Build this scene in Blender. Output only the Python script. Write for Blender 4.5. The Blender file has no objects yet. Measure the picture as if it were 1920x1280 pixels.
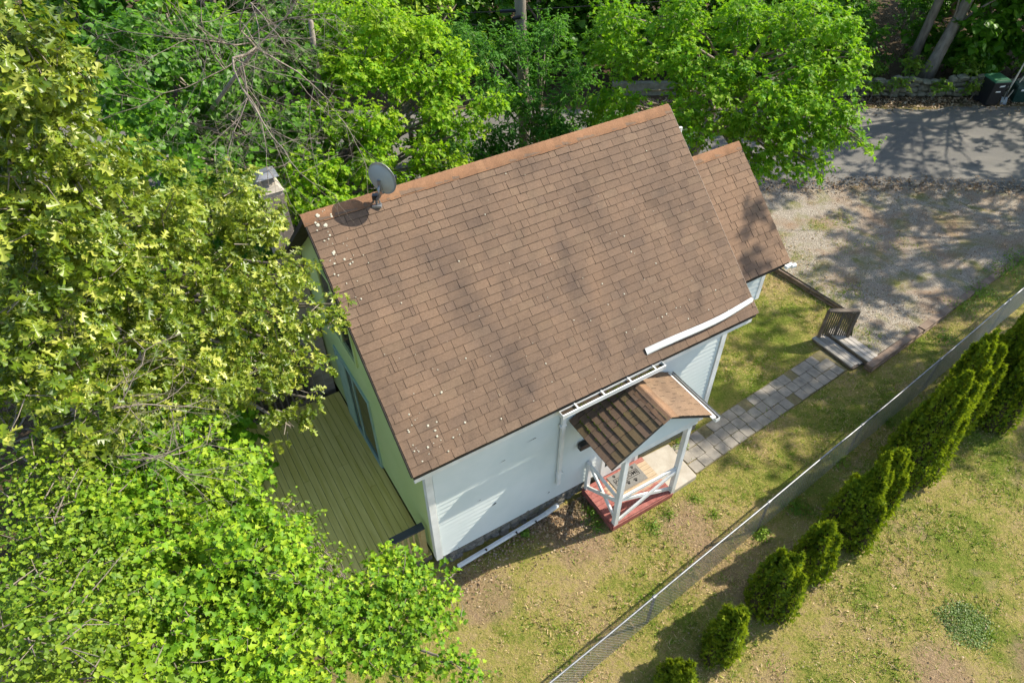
import bpy, math, random
import numpy as np
from mathutils import Vector, Matrix

R = math.radians
scene = bpy.context.scene
col = scene.collection

# ------------------------------------------------------------------ camera, sky, sun, exposure
PITCH, ROLL, CAMH = 0.7620493, -0.0044787, 12.1135
cam_d = bpy.data.cameras.new('camera')
cam_d.sensor_width = 36.0
cam_d.lens = 36.0 * 1301.145 / 1920.0
cam_d.clip_end = 2000
cam = bpy.data.objects.new('camera', cam_d)
col.objects.link(cam)
_fw = Vector((0, math.cos(PITCH), -math.sin(PITCH)))
_up = Vector((0, math.sin(PITCH), math.cos(PITCH)))
_rt = Vector((1, 0, 0))
_r2 = _rt * math.cos(ROLL) + _up * math.sin(ROLL)
_u2 = _up * math.cos(ROLL) - _rt * math.sin(ROLL)
cam.matrix_world = Matrix(((_r2.x, _u2.x, -_fw.x, 0), (_r2.y, _u2.y, -_fw.y, 0), (_r2.z, _u2.z, -_fw.z, CAMH), (0, 0, 0, 1)))
scene.camera = cam

SUN_EL, SUN_AZ = R(41.0), R(19.0)          # azimuth counted from +X towards +Y
SUN = Vector((math.cos(SUN_EL) * math.cos(SUN_AZ), math.cos(SUN_EL) * math.sin(SUN_AZ), math.sin(SUN_EL)))
w = bpy.data.worlds.new('World')
scene.world = w
w.use_nodes = True
nt = w.node_tree
sky = nt.nodes.new('ShaderNodeTexSky')
sky.sky_type = 'NISHITA'
sky.sun_disc = False
sky.sun_elevation = SUN_EL
sky.sun_rotation = R(90) - SUN_AZ
nt.links.new(sky.outputs[0], nt.nodes['Background'].inputs[0])
nt.nodes['Background'].inputs[1].default_value = 0.15
sun_d = bpy.data.lights.new('sun', 'SUN')
sun_d.energy = 4.7
sun_d.angle = R(0.55)
sun_d.color = (1.0, 0.92, 0.79)
sun = bpy.data.objects.new('sun', sun_d)
col.objects.link(sun)
sun.rotation_euler = (-SUN).to_track_quat('-Z', 'Y').to_euler()
sun.location = (30, 12, 40)
vs = scene.view_settings
vs.view_transform = 'Standard'
vs.look = 'None'
vs.gamma = 1.0
vs.exposure = 0.85
vs.use_curve_mapping = False
cy = scene.cycles
cy.use_denoising = True
try:
    cy.denoiser = 'OPENIMAGEDENOISE'
except Exception:
    pass
cy.max_bounces = 7
cy.diffuse_bounces = 3
cy.glossy_bounces = 2
cy.transmission_bounces = 5
cy.transparent_max_bounces = 6
cy.use_adaptive_sampling = True
cy.adaptive_threshold = 0.02

# ------------------------------------------------------------------ frames
PSI, OX, OY = 0.5421784, -1.4003, 6.4993   # the house stands in a turned frame: a along its front wall, b towards its rear
CA, SA = math.cos(PSI), math.sin(PSI)


def H(a, b, z=0.0):
    return Vector((OX + a * CA - b * SA, OY + a * SA + b * CA, z))


def toH(x, y):
    dx, dy = x - OX, y - OY
    return dx * CA + dy * SA, -dx * SA + dy * CA


def at(u, v, dist):
    """point in the scene at a bearing and distance from the drone"""
    u -= 960.0
    v -= 640.0
    x = math.cos(ROLL) * u + math.sin(ROLL) * v
    y = -math.sin(ROLL) * u + math.cos(ROLL) * v
    d = (_fw * 1301.145 + _rt * x - _up * y).normalized()
    return Vector((0, 0, CAMH)) + d * dist


def sstep(t):
    t = np.clip(t, 0, 1)
    return t * t * (3 - 2 * t)


def terrain(x, y):
    a, b = toH(x, y)
    z1 = 0.15 * sstep((a - 11.5) / 4.5)
    z2 = 0.15 * sstep((y - 15.5) / 3.5)
    return np.maximum(z1, z2)


# ------------------------------------------------------------------ mesh helpers
class MB:
    def __init__(s):
        s.v, s.f, s.m = [], [], []

    def add(s, vs_, fs, m=0):
        n = len(s.v)
        s.v += [tuple(q) for q in vs_]
        s.f += [tuple(n + i for i in f) for f in fs]
        s.m += [m] * len(fs)
        return s

    def box(s, x0, x1, y0, y1, z0, z1, m=0):
        return s.add([(x0, y0, z0), (x1, y0, z0), (x1, y1, z0), (x0, y1, z0), (x0, y0, z1), (x1, y0, z1), (x1, y1, z1), (x0, y1, z1)],
                     [(0, 3, 2, 1), (4, 5, 6, 7), (0, 1, 5, 4), (1, 2, 6, 5), (2, 3, 7, 6), (3, 0, 4, 7)], m)

    def hexa(s, q, m=0):
        return s.add(q, [(0, 3, 2, 1), (4, 5, 6, 7), (0, 1, 5, 4), (1, 2, 6, 5), (2, 3, 7, 6), (3, 0, 4, 7)], m)

    def bar(s, p, q, wd, ht, up=(0, 0, 1), m=0):
        p, q = Vector(p), Vector(q)
        d = (q - p).normalized()
        sd = d.cross(Vector(up))
        if sd.length < 1e-4:
            sd = d.cross(Vector((1, 0, 0)))
        sd.normalize()
        u = sd.cross(d)
        o = [-sd * wd / 2 - u * ht / 2, sd * wd / 2 - u * ht / 2, sd * wd / 2 + u * ht / 2, -sd * wd / 2 + u * ht / 2]
        vv = [p + k for k in o] + [q + k for k in o]
        return s.add(vv, [(0, 1, 2, 3), (7, 6, 5, 4), (0, 4, 5, 1), (1, 5, 6, 2), (2, 6, 7, 3), (3, 7, 4, 0)], m)

    def tube(s, pts, rad, k=6, m=0, cap=True):
        pts = [Vector(p) for p in pts]
        if not hasattr(rad, '__len__'):
            rad = [rad] * len(pts)
        vv, ff = [], []
        ref = Vector((0.31, 0.17, 0.93))
        for i, p in enumerate(pts):
            d = (pts[min(i + 1, len(pts) - 1)] - pts[max(i - 1, 0)])
            if d.length < 1e-6:
                d = Vector((0, 0, 1))
            d.normalize()
            x = d.cross(ref)
            if x.length < 0.05:
                x = d.cross(Vector((1, 0, 0)))
            x.normalize()
            y = d.cross(x)
            for j in range(k):
                t = 2 * math.pi * j / k
                vv.append(p + (x * math.cos(t) + y * math.sin(t)) * rad[i])
        for i in range(len(pts) - 1):
            for j in range(k):
                ff.append((i * k + j, i * k + (j + 1) % k, (i + 1) * k + (j + 1) % k, (i + 1) * k + j))
        if cap:
            ff.append(tuple(range(k))[::-1])
            ff.append(tuple((len(pts) - 1) * k + j for j in range(k)))
        return s.add(vv, ff, m)

    def prism(s, poly, z0, z1, m=0):
        n = len(poly)
        vv = [(x, y, z0) for x, y in poly] + [(x, y, z1) for x, y in poly]
        ff = [tuple(range(n))[::-1], tuple(range(n, 2 * n))] + [(i, (i + 1) % n, n + (i + 1) % n, n + i) for i in range(n)]
        return s.add(vv, ff, m)

    def mesh(s, name, mats):
        me = bpy.data.meshes.new(name)
        me.from_pydata(s.v, [], s.f)
        for m in (mats if isinstance(mats, (list, tuple)) else [mats]):
            me.materials.append(m)
        if any(s.m):
            me.polygons.foreach_set('material_index', s.m)
        me.update()
        return me

    def build(s, name, mats, parent=None, smooth=False):
        me = s.mesh(name, mats)
        if smooth:
            me.polygons.foreach_set('use_smooth', [True] * len(me.polygons))
        return link(name, me, parent)


def link(name, me, parent=None, loc=None, rot=None):
    o = bpy.data.objects.new(name, me)
    col.objects.link(o)
    if parent is not None:
        o.parent = parent
    if loc is not None:
        o.location = loc
    if rot is not None:
        o.rotation_euler = rot
    return o


def tag(o, label=None, cat=None, group=None, kind=None):
    if label:
        o['label'] = label
    if cat:
        o['category'] = cat
    if group:
        o['group'] = group
    if kind:
        o['kind'] = kind
    return o


def empty(name, loc=(0, 0, 0), rz=0.0):
    o = bpy.data.objects.new(name, None)
    o.empty_display_size = 0.2
    col.objects.link(o)
    o.location = loc
    o.rotation_euler = (0, 0, rz)
    return o


def bevel(o, wd=0.006, seg=1):
    b = o.modifiers.new('bevel', 'BEVEL')
    b.width = wd
    b.segments = seg
    b.limit_method = 'ANGLE'
    return o


# ------------------------------------------------------------------ materials
def newmat(name):
    m = bpy.data.materials.new(name)
    m.use_nodes = True
    n = m.node_tree
    for q in list(n.nodes):
        n.nodes.remove(q)
    out = n.nodes.new('ShaderNodeOutputMaterial')
    return m, n, out


def N(n, typ, **kw):
    q = n.nodes.new(typ)
    for k, v in kw.items():
        if k.startswith('i_'):
            key = k[2:]
            q.inputs[int(key) if key.isdigit() else key.replace('_', ' ')].default_value = v
        else:
            setattr(q, k, v)
    return q


def ramp(n, stops, fac):
    r = n.nodes.new('ShaderNodeValToRGB')
    e = r.color_ramp.elements
    while len(e) > 1:
        e.remove(e[0])
    for i, (p, c) in enumerate(stops):
        if i == 0:
            e[0].position, e[0].color = p, (*c, 1)
        else:
            q = e.new(p)
            q.color = (*c, 1)
    n.links.new(fac, r.inputs[0])
    return r.outputs[0]


def noise(n, vec, scale, detail=4, rough=0.55, dist=0.0):
    q = N(n, 'ShaderNodeTexNoise')
    q.inputs['Scale'].default_value = scale
    q.inputs['Detail'].default_value = detail
    q.inputs['Roughness'].default_value = rough
    q.inputs['Distortion'].default_value = dist
    if vec is not None:
        n.links.new(vec, q.inputs['Vector'])
    return q.outputs['Fac']


def mapping(n, vec, scale=(1, 1, 1), rot=(0, 0, 0), loc=(0, 0, 0)):
    q = N(n, 'ShaderNodeMapping')
    q.inputs['Scale'].default_value = scale
    q.inputs['Rotation'].default_value = rot
    q.inputs['Location'].default_value = loc
    n.links.new(vec, q.inputs['Vector'])
    return q.outputs[0]


def mixc(n, a, b, fac, mode='MIX'):
    q = N(n, 'ShaderNodeMix', data_type='RGBA', blend_type=mode)
    for sock, val in ((q.inputs[0], fac), (q.inputs[6], a), (q.inputs[7], b)):
        if isinstance(val, (int, float)):
            sock.default_value = val
        elif isinstance(val, tuple):
            sock.default_value = (*val, 1) if len(val) == 3 else val
        else:
            n.links.new(val, sock)
    return q.outputs[2]


def math_(n, op, a, b=None, clamp=False):
    q = N(n, 'ShaderNodeMath', operation=op)
    q.use_clamp = clamp
    for i, val in enumerate((a, b)):
        if val is None:
            continue
        if isinstance(val, (int, float)):
            q.inputs[i].default_value = val
        else:
            n.links.new(val, q.inputs[i])
    return q.outputs[0]


def bump(n, height, strength=0.3, dist=0.01):
    q = N(n, 'ShaderNodeBump')
    q.inputs['Strength'].default_value = strength
    q.inputs['Distance'].default_value = dist
    n.links.new(height, q.inputs['Height'])
    return q.outputs[0]


def principled(n, out, color, rough=0.8, spec=0.3, metal=0.0, normal=None):
    p = N(n, 'ShaderNodeBsdfPrincipled')
    if isinstance(color, tuple):
        p.inputs['Base Color'].default_value = (*color, 1)
    else:
        n.links.new(color, p.inputs['Base Color'])
    if isinstance(rough, (int, float)):
        p.inputs['Roughness'].default_value = rough
    else:
        n.links.new(rough, p.inputs['Roughness'])
    p.inputs['Specular IOR Level'].default_value = spec
    p.inputs['Metallic'].default_value = metal
    if normal is not None:
        n.links.new(normal, p.inputs['Normal'])
    n.links.new(p.outputs[0], out.inputs[0])
    return p


def simple(name, c1, c2=None, scale=6.0, rough=0.7, spec=0.3, metal=0.0, bmp=0.15, bscale=None, coords='pos', stretch=(1, 1, 1), detail=5, bdist=0.01):
    m, n, out = newmat(name)
    if coords == 'pos':
        vec = N(n, 'ShaderNodeNewGeometry').outputs['Position']
    else:
        tc = N(n, 'ShaderNodeTexCoord').outputs['Object']
        rnd = N(n, 'ShaderNodeObjectInfo').outputs['Random']
        cb = N(n, 'ShaderNodeCombineXYZ')
        mul = math_(n, 'MULTIPLY', rnd, 37.0)
        n.links.new(mul, cb.inputs[0])
        n.links.new(mul, cb.inputs[1])
        ad = N(n, 'ShaderNodeVectorMath', operation='ADD')
        n.links.new(tc, ad.inputs[0])
        n.links.new(cb.outputs[0], ad.inputs[1])
        vec = ad.outputs[0]
    if stretch != (1, 1, 1):
        vec = mapping(n, vec, stretch)
    f = noise(n, vec, scale, detail, 0.6)
    c = ramp(n, [(0.3, c1), (0.7, c2 or c1)], f)
    nb = bump(n, noise(n, vec, bscale or scale * 6, 4, 0.6), bmp, bdist) if bmp else None
    principled(n, out, c, rough, spec, metal, nb)
    return m


def leafmat(name, tones, trans, tfac=0.4, rough=0.45, spec=0.35, big=0.8, shift=(0.62, 0.60, 0.08), shiftamt=0.35):
    m, n, out = newmat(name)
    geo = N(n, 'ShaderNodeNewGeometry')
    rnd = geo.outputs['Random Per Island']
    c = ramp(n, [(i / (len(tones) - 1), t) for i, t in enumerate(tones)], rnd)
    nz = noise(n, geo.outputs['Position'], big, 3, 0.6)
    sf = math_(n, 'MULTIPLY', math_(n, 'SUBTRACT', nz, 0.5, True), shiftamt * 4, True)
    c = mixc(n, c, shift, sf)
    vn = noise(n, mapping(n, geo.outputs['Position'], loc=(3.1, 7.7, 1.3)), 1.7, 3, 0.6)
    c = mixc(n, c, ramp(n, [(0.32, (0.58, 0.64, 0.6)), (0.52, (1.0, 1.0, 1.0)), (0.70, (1.18, 1.14, 1.0))], vn), 1.0, 'MULTIPLY')
    p = N(n, 'ShaderNodeBsdfPrincipled')
    n.links.new(c, p.inputs['Base Color'])
    p.inputs['Roughness'].default_value = rough
    p.inputs['Specular IOR Level'].default_value = spec
    t = N(n, 'ShaderNodeBsdfTranslucent')
    tc = mixc(n, c, trans, 0.6)
    n.links.new(tc, t.inputs[0])
    mx = N(n, 'ShaderNodeMixShader')
    mx.inputs[0].default_value = tfac
    n.links.new(p.outputs[0], mx.inputs[1])
    n.links.new(t.outputs[0], mx.inputs[2])
    n.links.new(mx.outputs[0], out.inputs[0])
    return m


M = {}
M['white'] = simple('white_paint', (0.60, 0.61, 0.58), (0.80, 0.81, 0.79), 3.0, 0.55, 0.3, bmp=0.05, bscale=30)
M['siding'] = simple('white_siding', (0.57, 0.64, 0.625), (0.69, 0.735, 0.72), 0.9, 0.5, 0.3, bmp=0.04, bscale=40)
M['greenbounce'] = simple('pale_paint_green_bounce', (0.43, 0.54, 0.20), (0.52, 0.61, 0.26), 0.7, 0.6, 0.25, bmp=0.08, bscale=25)  # pale greenish paint with the foliage's green bounce light put into its colour
M['darkwood'] = simple('dark_edge', (0.03, 0.027, 0.022), (0.05, 0.042, 0.034), 5, 0.8)
M['charcoal'] = simple('charcoal_board', (0.035, 0.04, 0.04), (0.06, 0.065, 0.06), 4, 0.5, 0.4)
M['soffit'] = simple('soffit', (0.45, 0.46, 0.42), (0.55, 0.55, 0.5), 3, 0.7)
M['metal'] = simple('galvanised', (0.22, 0.23, 0.235), (0.36, 0.37, 0.375), 8, 0.58, 0.5, 0.85, bmp=0.05)
M['postmetal'] = simple('dull_post', (0.10, 0.105, 0.105), (0.17, 0.175, 0.175), 8, 0.55, 0.4, 0.5, bmp=0.05)
M['wire'] = simple('galvanised_wire', (0.36, 0.365, 0.365), (0.48, 0.485, 0.485), 8, 0.45, 0.5, 0.6, bmp=0)
M['dish'] = simple('grey_dish', (0.33, 0.37, 0.36), (0.37, 0.41, 0.40), 6, 0.4, 0.4, bmp=0)
M['blackplastic'] = simple('black_plastic', (0.012, 0.013, 0.014), (0.02, 0.02, 0.022), 8, 0.4, 0.5, bmp=0)
M['greenplastic'] = simple('green_plastic', (0.03, 0.13, 0.05), (0.04, 0.16, 0.07), 5, 0.4, 0.5, bmp=0)
M['darkgreen'] = simple('dark_green_plastic', (0.008, 0.035, 0.028), (0.014, 0.05, 0.04), 5, 0.4, 0.5, bmp=0)
M['pale'] = simple('pale_label', (0.75, 0.75, 0.72), None, 5, 0.6, bmp=0)
M['glass'] = simple('dark_glass', (0.015, 0.02, 0.018), (0.03, 0.04, 0.03), 1.5, 0.06, 0.6, bmp=0)
M['curtain'] = simple('teal_curtain', (0.26, 0.38, 0.28), (0.34, 0.46, 0.35), 4, 0.8, bmp=0)
M['concrete'] = simple('concrete', (0.34, 0.30, 0.24), (0.46, 0.42, 0.35), 3.5, 0.85, 0.2, bmp=0.4, bscale=60)
M['stone'] = simple('field_stone', (0.12, 0.11, 0.09), (0.26, 0.24, 0.2), 5, 0.9, 0.2, bmp=0.6, bscale=30, coords='obj', bdist=0.02)
M['mossstone'] = simple('mossy_stone', (0.13, 0.13, 0.08), (0.27, 0.25, 0.19), 4, 0.9, 0.2, bmp=0.6, bscale=25, coords='obj', bdist=0.02)
M['block'] = simple('chimney_block', (0.26, 0.22, 0.18), (0.36, 0.31, 0.26), 4, 0.9, 0.2, bmp=0.3, bscale=50, coords='obj')
M['mortar'] = simple('mortar', (0.42, 0.38, 0.33), (0.5, 0.46, 0.4), 9, 0.9, 0.2, bmp=0.2)
M['paver'] = simple('grey_paver', (0.20, 0.18, 0.15), (0.35, 0.315, 0.26), 4, 0.9, 0.2, bmp=0.35, bscale=70, coords='obj')
M['bark'] = simple('bark', (0.16, 0.13, 0.10), (0.30, 0.26, 0.21), 9, 0.9, 0.15, bmp=0.7, bscale=30, stretch=(1, 1, 0.25), bdist=0.02)
M['greybark'] = simple('grey_bark', (0.15, 0.125, 0.095), (0.30, 0.26, 0.21), 12, 0.9, 0.15, bmp=0.5, bscale=40, bdist=0.01)
M['twig'] = simple('twig', (0.12, 0.085, 0.055), (0.2, 0.15, 0.10), 9, 0.85, bmp=0)
M['polewood'] = simple('weathered_pole', (0.17, 0.14, 0.11), (0.30, 0.26, 0.21), 6, 0.9, 0.2, bmp=0.5, bscale=30, stretch=(1, 1, 0.12), bdist=0.01)
M['greywood'] = simple('weathered_grey_wood', (0.26, 0.235, 0.195), (0.50, 0.46, 0.41), 7, 0.85, 0.2, bmp=0.5, bscale=40, coords='obj', stretch=(1, 0.08, 1), bdist=0.006)
M['oldwood'] = simple('dark_weathered_wood', (0.10, 0.08, 0.06), (0.2, 0.165, 0.13), 6, 0.85, 0.2, bmp=0.4, coords='obj')
M['timber'] = simple('old_timber', (0.15, 0.105, 0.075), (0.29, 0.22, 0.165), 5, 0.9, 0.2, bmp=0.6, bscale=30, coords='obj', stretch=(0.2, 1, 1), bdist=0.01)
M['deck'] = simple('treated_deck_board', (0.58, 0.46, 0.10), (0.80, 0.65, 0.21), 5, 0.75, 0.25, bmp=0.35, bscale=30, coords='obj', stretch=(2.2, 0.16, 1), bdist=0.004)
M['deckrail'] = simple('treated_rail', (0.40, 0.30, 0.13), (0.52, 0.40, 0.2), 6, 0.75, bmp=0.2, coords='obj')
M['moss'] = simple('moss', (0.06, 0.09, 0.012), (0.16, 0.18, 0.03), 30, 0.95, 0.1, bmp=0.6, bscale=120)
M['debris'] = simple('gutter_debris', (0.03, 0.022, 0.014), (0.07, 0.05, 0.03), 30, 0.95, bmp=0.5)
M['lichen'] = simple('lichen', (0.40, 0.40, 0.31), (0.54, 0.52, 0.42), 40, 0.95, 0.1, bmp=0.3)
M['mat'] = simple('door_mat', (0.17, 0.165, 0.15), (0.24, 0.23, 0.21), 60, 0.95, 0.1, bmp=0.4, bscale=200)
M['ink'] = simple('black_print', (0.012, 0.012, 0.012), None, 5, 0.9, bmp=0)
M['cable'] = simple('black_cable', (0.012, 0.012, 0.013), None, 5, 0.5, bmp=0)
M['palewood'] = simple('pale_wood_stick', (0.55, 0.48, 0.36), (0.65, 0.58, 0.46), 9, 0.7, bmp=0.1)

M['maple'] = leafmat('maple_leaf', [(0.06, 0.16, 0.007), (0.11, 0.24, 0.009), (0.17, 0.31, 0.012), (0.31, 0.42, 0.022)], (0.26, 0.48, 0.01), 0.24, rough=0.55, spec=0.22, shift=(0.46, 0.46, 0.03), shiftamt=0.3)
M['maple3'] = leafmat('maple_leaf_pale', [(0.12, 0.29, 0.010), (0.18, 0.38, 0.013), (0.26, 0.45, 0.018), (0.40, 0.54, 0.03)], (0.38, 0.64, 0.01), 0.48, rough=0.55, spec=0.22, shift=(0.5, 0.48, 0.04))
M['maple2'] = leafmat('maple_leaf_deeper', [(0.08, 0.23, 0.010), (0.13, 0.31, 0.014), (0.20, 0.38, 0.018), (0.34, 0.48, 0.03)], (0.30, 0.58, 0.01), 0.46, rough=0.55, spec=0.22, shiftamt=0.3, shift=(0.42, 0.46, 0.04))
M['oak'] = leafmat('oak_leaf', [(0.06, 0.12, 0.008), (0.14, 0.22, 0.012), (0.24, 0.31, 0.022), (0.46, 0.48, 0.09)], (0.36, 0.46, 0.02), 0.32, rough=0.38, spec=0.45, big=0.6, shift=(0.40, 0.38, 0.05), shiftamt=0.25)
M['ash'] = leafmat('ash_leaf', [(0.05, 0.16, 0.015), (0.07, 0.21, 0.02), (0.11, 0.27, 0.03)], (0.16, 0.42, 0.02), 0.4, rough=0.55, spec=0.2, shiftamt=0.1)
M['small'] = leafmat('small_round_leaf', [(0.06, 0.14, 0.007), (0.13, 0.23, 0.012), (0.26, 0.35, 0.025)], (0.30, 0.42, 0.01), 0.22, rough=0.5, spec=0.25, shiftamt=0.3, shift=(0.40, 0.42, 0.04))
M['forest'] = leafmat('forest_leaf', [(0.055, 0.15, 0.010), (0.09, 0.23, 0.013), (0.15, 0.31, 0.02)], (0.18, 0.44, 0.02), 0.4, shiftamt=0.15, shift=(0.3, 0.4, 0.03))
M['cedar'] = leafmat('arborvitae_spray', [(0.05, 0.10, 0.008), (0.10, 0.175, 0.01), (0.17, 0.25, 0.014), (0.32, 0.38, 0.02)], (0.36, 0.46, 0.01), 0.34, rough=0.6, spec=0.2, big=3.0, shift=(0.34, 0.36, 0.02), shiftamt=0.4)
M['cedarcore'] = simple('arborvitae_inside', (0.03, 0.03, 0.012), (0.08, 0.06, 0.028), 14, 0.95, bmp=0.4)
M['weed'] = leafmat('weed_leaf', [(0.09, 0.19, 0.015), (0.14, 0.26, 0.02), (0.22, 0.33, 0.03)], (0.24, 0.44, 0.02), 0.35)
M['litter'] = leafmat('dead_leaf', [(0.15, 0.09, 0.05), (0.27, 0.18, 0.10), (0.38, 0.27, 0.17), (0.50, 0.40, 0.28)], (0.3, 0.18, 0.08), 0.12, rough=0.8, spec=0.15, shiftamt=0.0)


def grassfield(n, pos):
    """straw / green balance of the lawn, shared by the soil and the blades"""
    big = noise(n, pos, 0.55, 4, 0.6, 0.4)
    mid = noise(n, pos, 3.0, 4, 0.65)
    clump = noise(n, pos, 15.0, 2, 0.6)
    f_ = math_(n, 'ADD', math_(n, 'MULTIPLY', big, 0.56), math_(n, 'MULTIPLY', mid, 0.28))
    g_ = math_(n, 'ADD', f_, math_(n, 'MULTIPLY', clump, 0.16))
    for c_, rad_, amt in ((H(9.3, 0.9), 3.6, 0.07), (Vector((9.6, 7.2, 0)), 4.5, 0.06), (H(3.2, -2.0), 3.0, -0.03)):
        d_ = N(n, 'ShaderNodeVectorMath', operation='DISTANCE')
        n.links.new(pos, d_.inputs[0])
        d_.inputs[1].default_value = c_
        k_ = math_(n, 'SUBTRACT', 1.0, math_(n, 'DIVIDE', d_.outputs['Value'], rad_), True)
        g_ = math_(n, 'ADD', g_, math_(n, 'MULTIPLY', k_, amt))
    return g_


def make_grass_mat():
    m, n, out = newmat('grass_blade')
    geo = N(n, 'ShaderNodeNewGeometry')
    g = grassfield(n, geo.outputs['Position'])
    rnd = geo.outputs['Random Per Island']
    g2 = math_(n, 'ADD', g, math_(n, 'MULTIPLY', math_(n, 'SUBTRACT', rnd, 0.5), 0.42))
    c = ramp(n, [(0.37, (0.74, 0.56, 0.33)), (0.44, (0.64, 0.52, 0.22)), (0.485, (0.45, 0.45, 0.09)), (0.55, (0.22, 0.34, 0.035))], g2)
    p = N(n, 'ShaderNodeBsdfPrincipled')
    n.links.new(c, p.inputs['Base Color'])
    p.inputs['Roughness'].default_value = 0.6
    p.inputs['Specular IOR Level'].default_value = 0.2
    t = N(n, 'ShaderNodeBsdfTranslucent')
    n.links.new(c, t.inputs[0])
    mx = N(n, 'ShaderNodeMixShader')
    mx.inputs[0].default_value = 0.3
    n.links.new(p.outputs[0], mx.inputs[1])
    n.links.new(t.outputs[0], mx.inputs[2])
    n.links.new(mx.outputs[0], out.inputs[0])
    return m


BARE = [(H(4.6, -1.75), 0.9), (H(2.6, -0.8), 0.9), (H(0.5, -0.9), 0.8), (Vector((7.2, 4.6, 0)), 0.8), (Vector((9.0, 4.7, 0)), 0.8)]


def make_ground_mat():
    m, n, out = newmat('lawn_soil')
    pos = N(n, 'ShaderNodeNewGeometry').outputs['Position']
    g = grassfield(n, pos)
    fine = noise(n, pos, 45, 5, 0.75)
    g2 = math_(n, 'ADD', g, math_(n, 'MULTIPLY', math_(n, 'SUBTRACT', fine, 0.5), 0.5))
    c = ramp(n, [(0.25, (0.14, 0.095, 0.05)), (0.42, (0.38, 0.285, 0.14)), (0.50, (0.33, 0.285, 0.08)), (0.60, (0.16, 0.20, 0.03))], g2)
    # worn bare soil
    mid_ = noise(n, pos, 2.2, 4, 0.65)
    bare = noise(n, pos, 0.9, 5, 0.62, 0.6)
    bf = math_(n, 'MULTIPLY', math_(n, 'SUBTRACT', bare, 0.60, True), 7.0, True)
    soil = ramp(n, [(0.3, (0.22, 0.15, 0.09)), (0.7, (0.42, 0.31, 0.20))], noise(n, pos, 18, 5, 0.7))
    c = mixc(n, c, soil, math_(n, 'MULTIPLY', bf, 0.8))
    for c_, rad_ in BARE:
        d_ = N(n, 'ShaderNodeVectorMath', operation='DISTANCE')
        n.links.new(pos, d_.inputs[0])
        d_.inputs[1].default_value = c_
        k_ = math_(n, 'SUBTRACT', 1.0, math_(n, 'DIVIDE', d_.outputs['Value'], rad_), True)
        k_ = math_(n, 'MULTIPLY', math_(n, 'SUBTRACT', math_(n, 'ADD', k_, math_(n, 'MULTIPLY', mid_, 0.7)), 0.55, True), 3.5, True)
        c = mixc(n, c, ramp(n, [(0.3, (0.22, 0.14, 0.085)), (0.7, (0.40, 0.28, 0.18))], noise(n, pos, 22, 5, 0.75)), math_(n, 'MULTIPLY', k_, 0.7))
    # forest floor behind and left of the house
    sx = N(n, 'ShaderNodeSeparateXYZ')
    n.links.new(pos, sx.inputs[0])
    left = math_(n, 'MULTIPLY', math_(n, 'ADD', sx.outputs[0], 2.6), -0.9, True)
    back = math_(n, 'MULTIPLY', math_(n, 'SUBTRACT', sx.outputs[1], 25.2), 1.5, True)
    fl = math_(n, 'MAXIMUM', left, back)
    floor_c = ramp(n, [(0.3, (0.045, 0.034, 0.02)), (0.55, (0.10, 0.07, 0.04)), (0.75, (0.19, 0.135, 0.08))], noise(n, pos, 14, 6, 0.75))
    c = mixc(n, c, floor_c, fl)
    h = noise(n, pos, 60, 5, 0.8)
    h2 = math_(n, 'ADD', h, math_(n, 'MULTIPLY', noise(n, pos, 16, 3, 0.6), 1.5))
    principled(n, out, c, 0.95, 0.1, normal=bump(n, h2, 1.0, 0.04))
    return m


def make_drive_mat():
    m, n, out = newmat('gravel_drive')
    pos = N(n, 'ShaderNodeNewGeometry').outputs['Position']
    fine = noise(n, pos, 38, 6, 0.8)
    c = ramp(n, [(0.32, (0.10, 0.080, 0.058)), (0.5, (0.28, 0.24, 0.185)), (0.68, (0.58, 0.53, 0.44))], fine)
    pat = noise(n, pos, 1.1, 5, 0.65, 0.5)
    grassy = ramp(n, [(0.35, (0.22, 0.19, 0.07)), (0.65, (0.11, 0.135, 0.03))], noise(n, pos, 25, 5, 0.7))
    c = mixc(n, c, grassy, math_(n, 'MULTIPLY', math_(n, 'SUBTRACT', pat, 0.50, True), 6.0, True))
    pat2 = noise(n, mapping(n, pos, loc=(7, 3, 0)), 0.8, 5, 0.65, 0.5)
    brown = ramp(n, [(0.35, (0.17, 0.105, 0.06)), (0.65, (0.33, 0.23, 0.15))], noise(n, pos, 30, 5, 0.8))
    c = mixc(n, c, brown, math_(n, 'MULTIPLY', math_(n, 'SUBTRACT', pat2, 0.47, True), 4.0, True))
    vor = N(n, 'ShaderNodeTexVoronoi')
    vor.inputs['Scale'].default_value = 32
    n.links.new(pos, vor.inputs['Vector'])
    principled(n, out, c, 0.92, 0.15, normal=bump(n, vor.outputs['Distance'], 0.8, 0.02))
    return m


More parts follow.
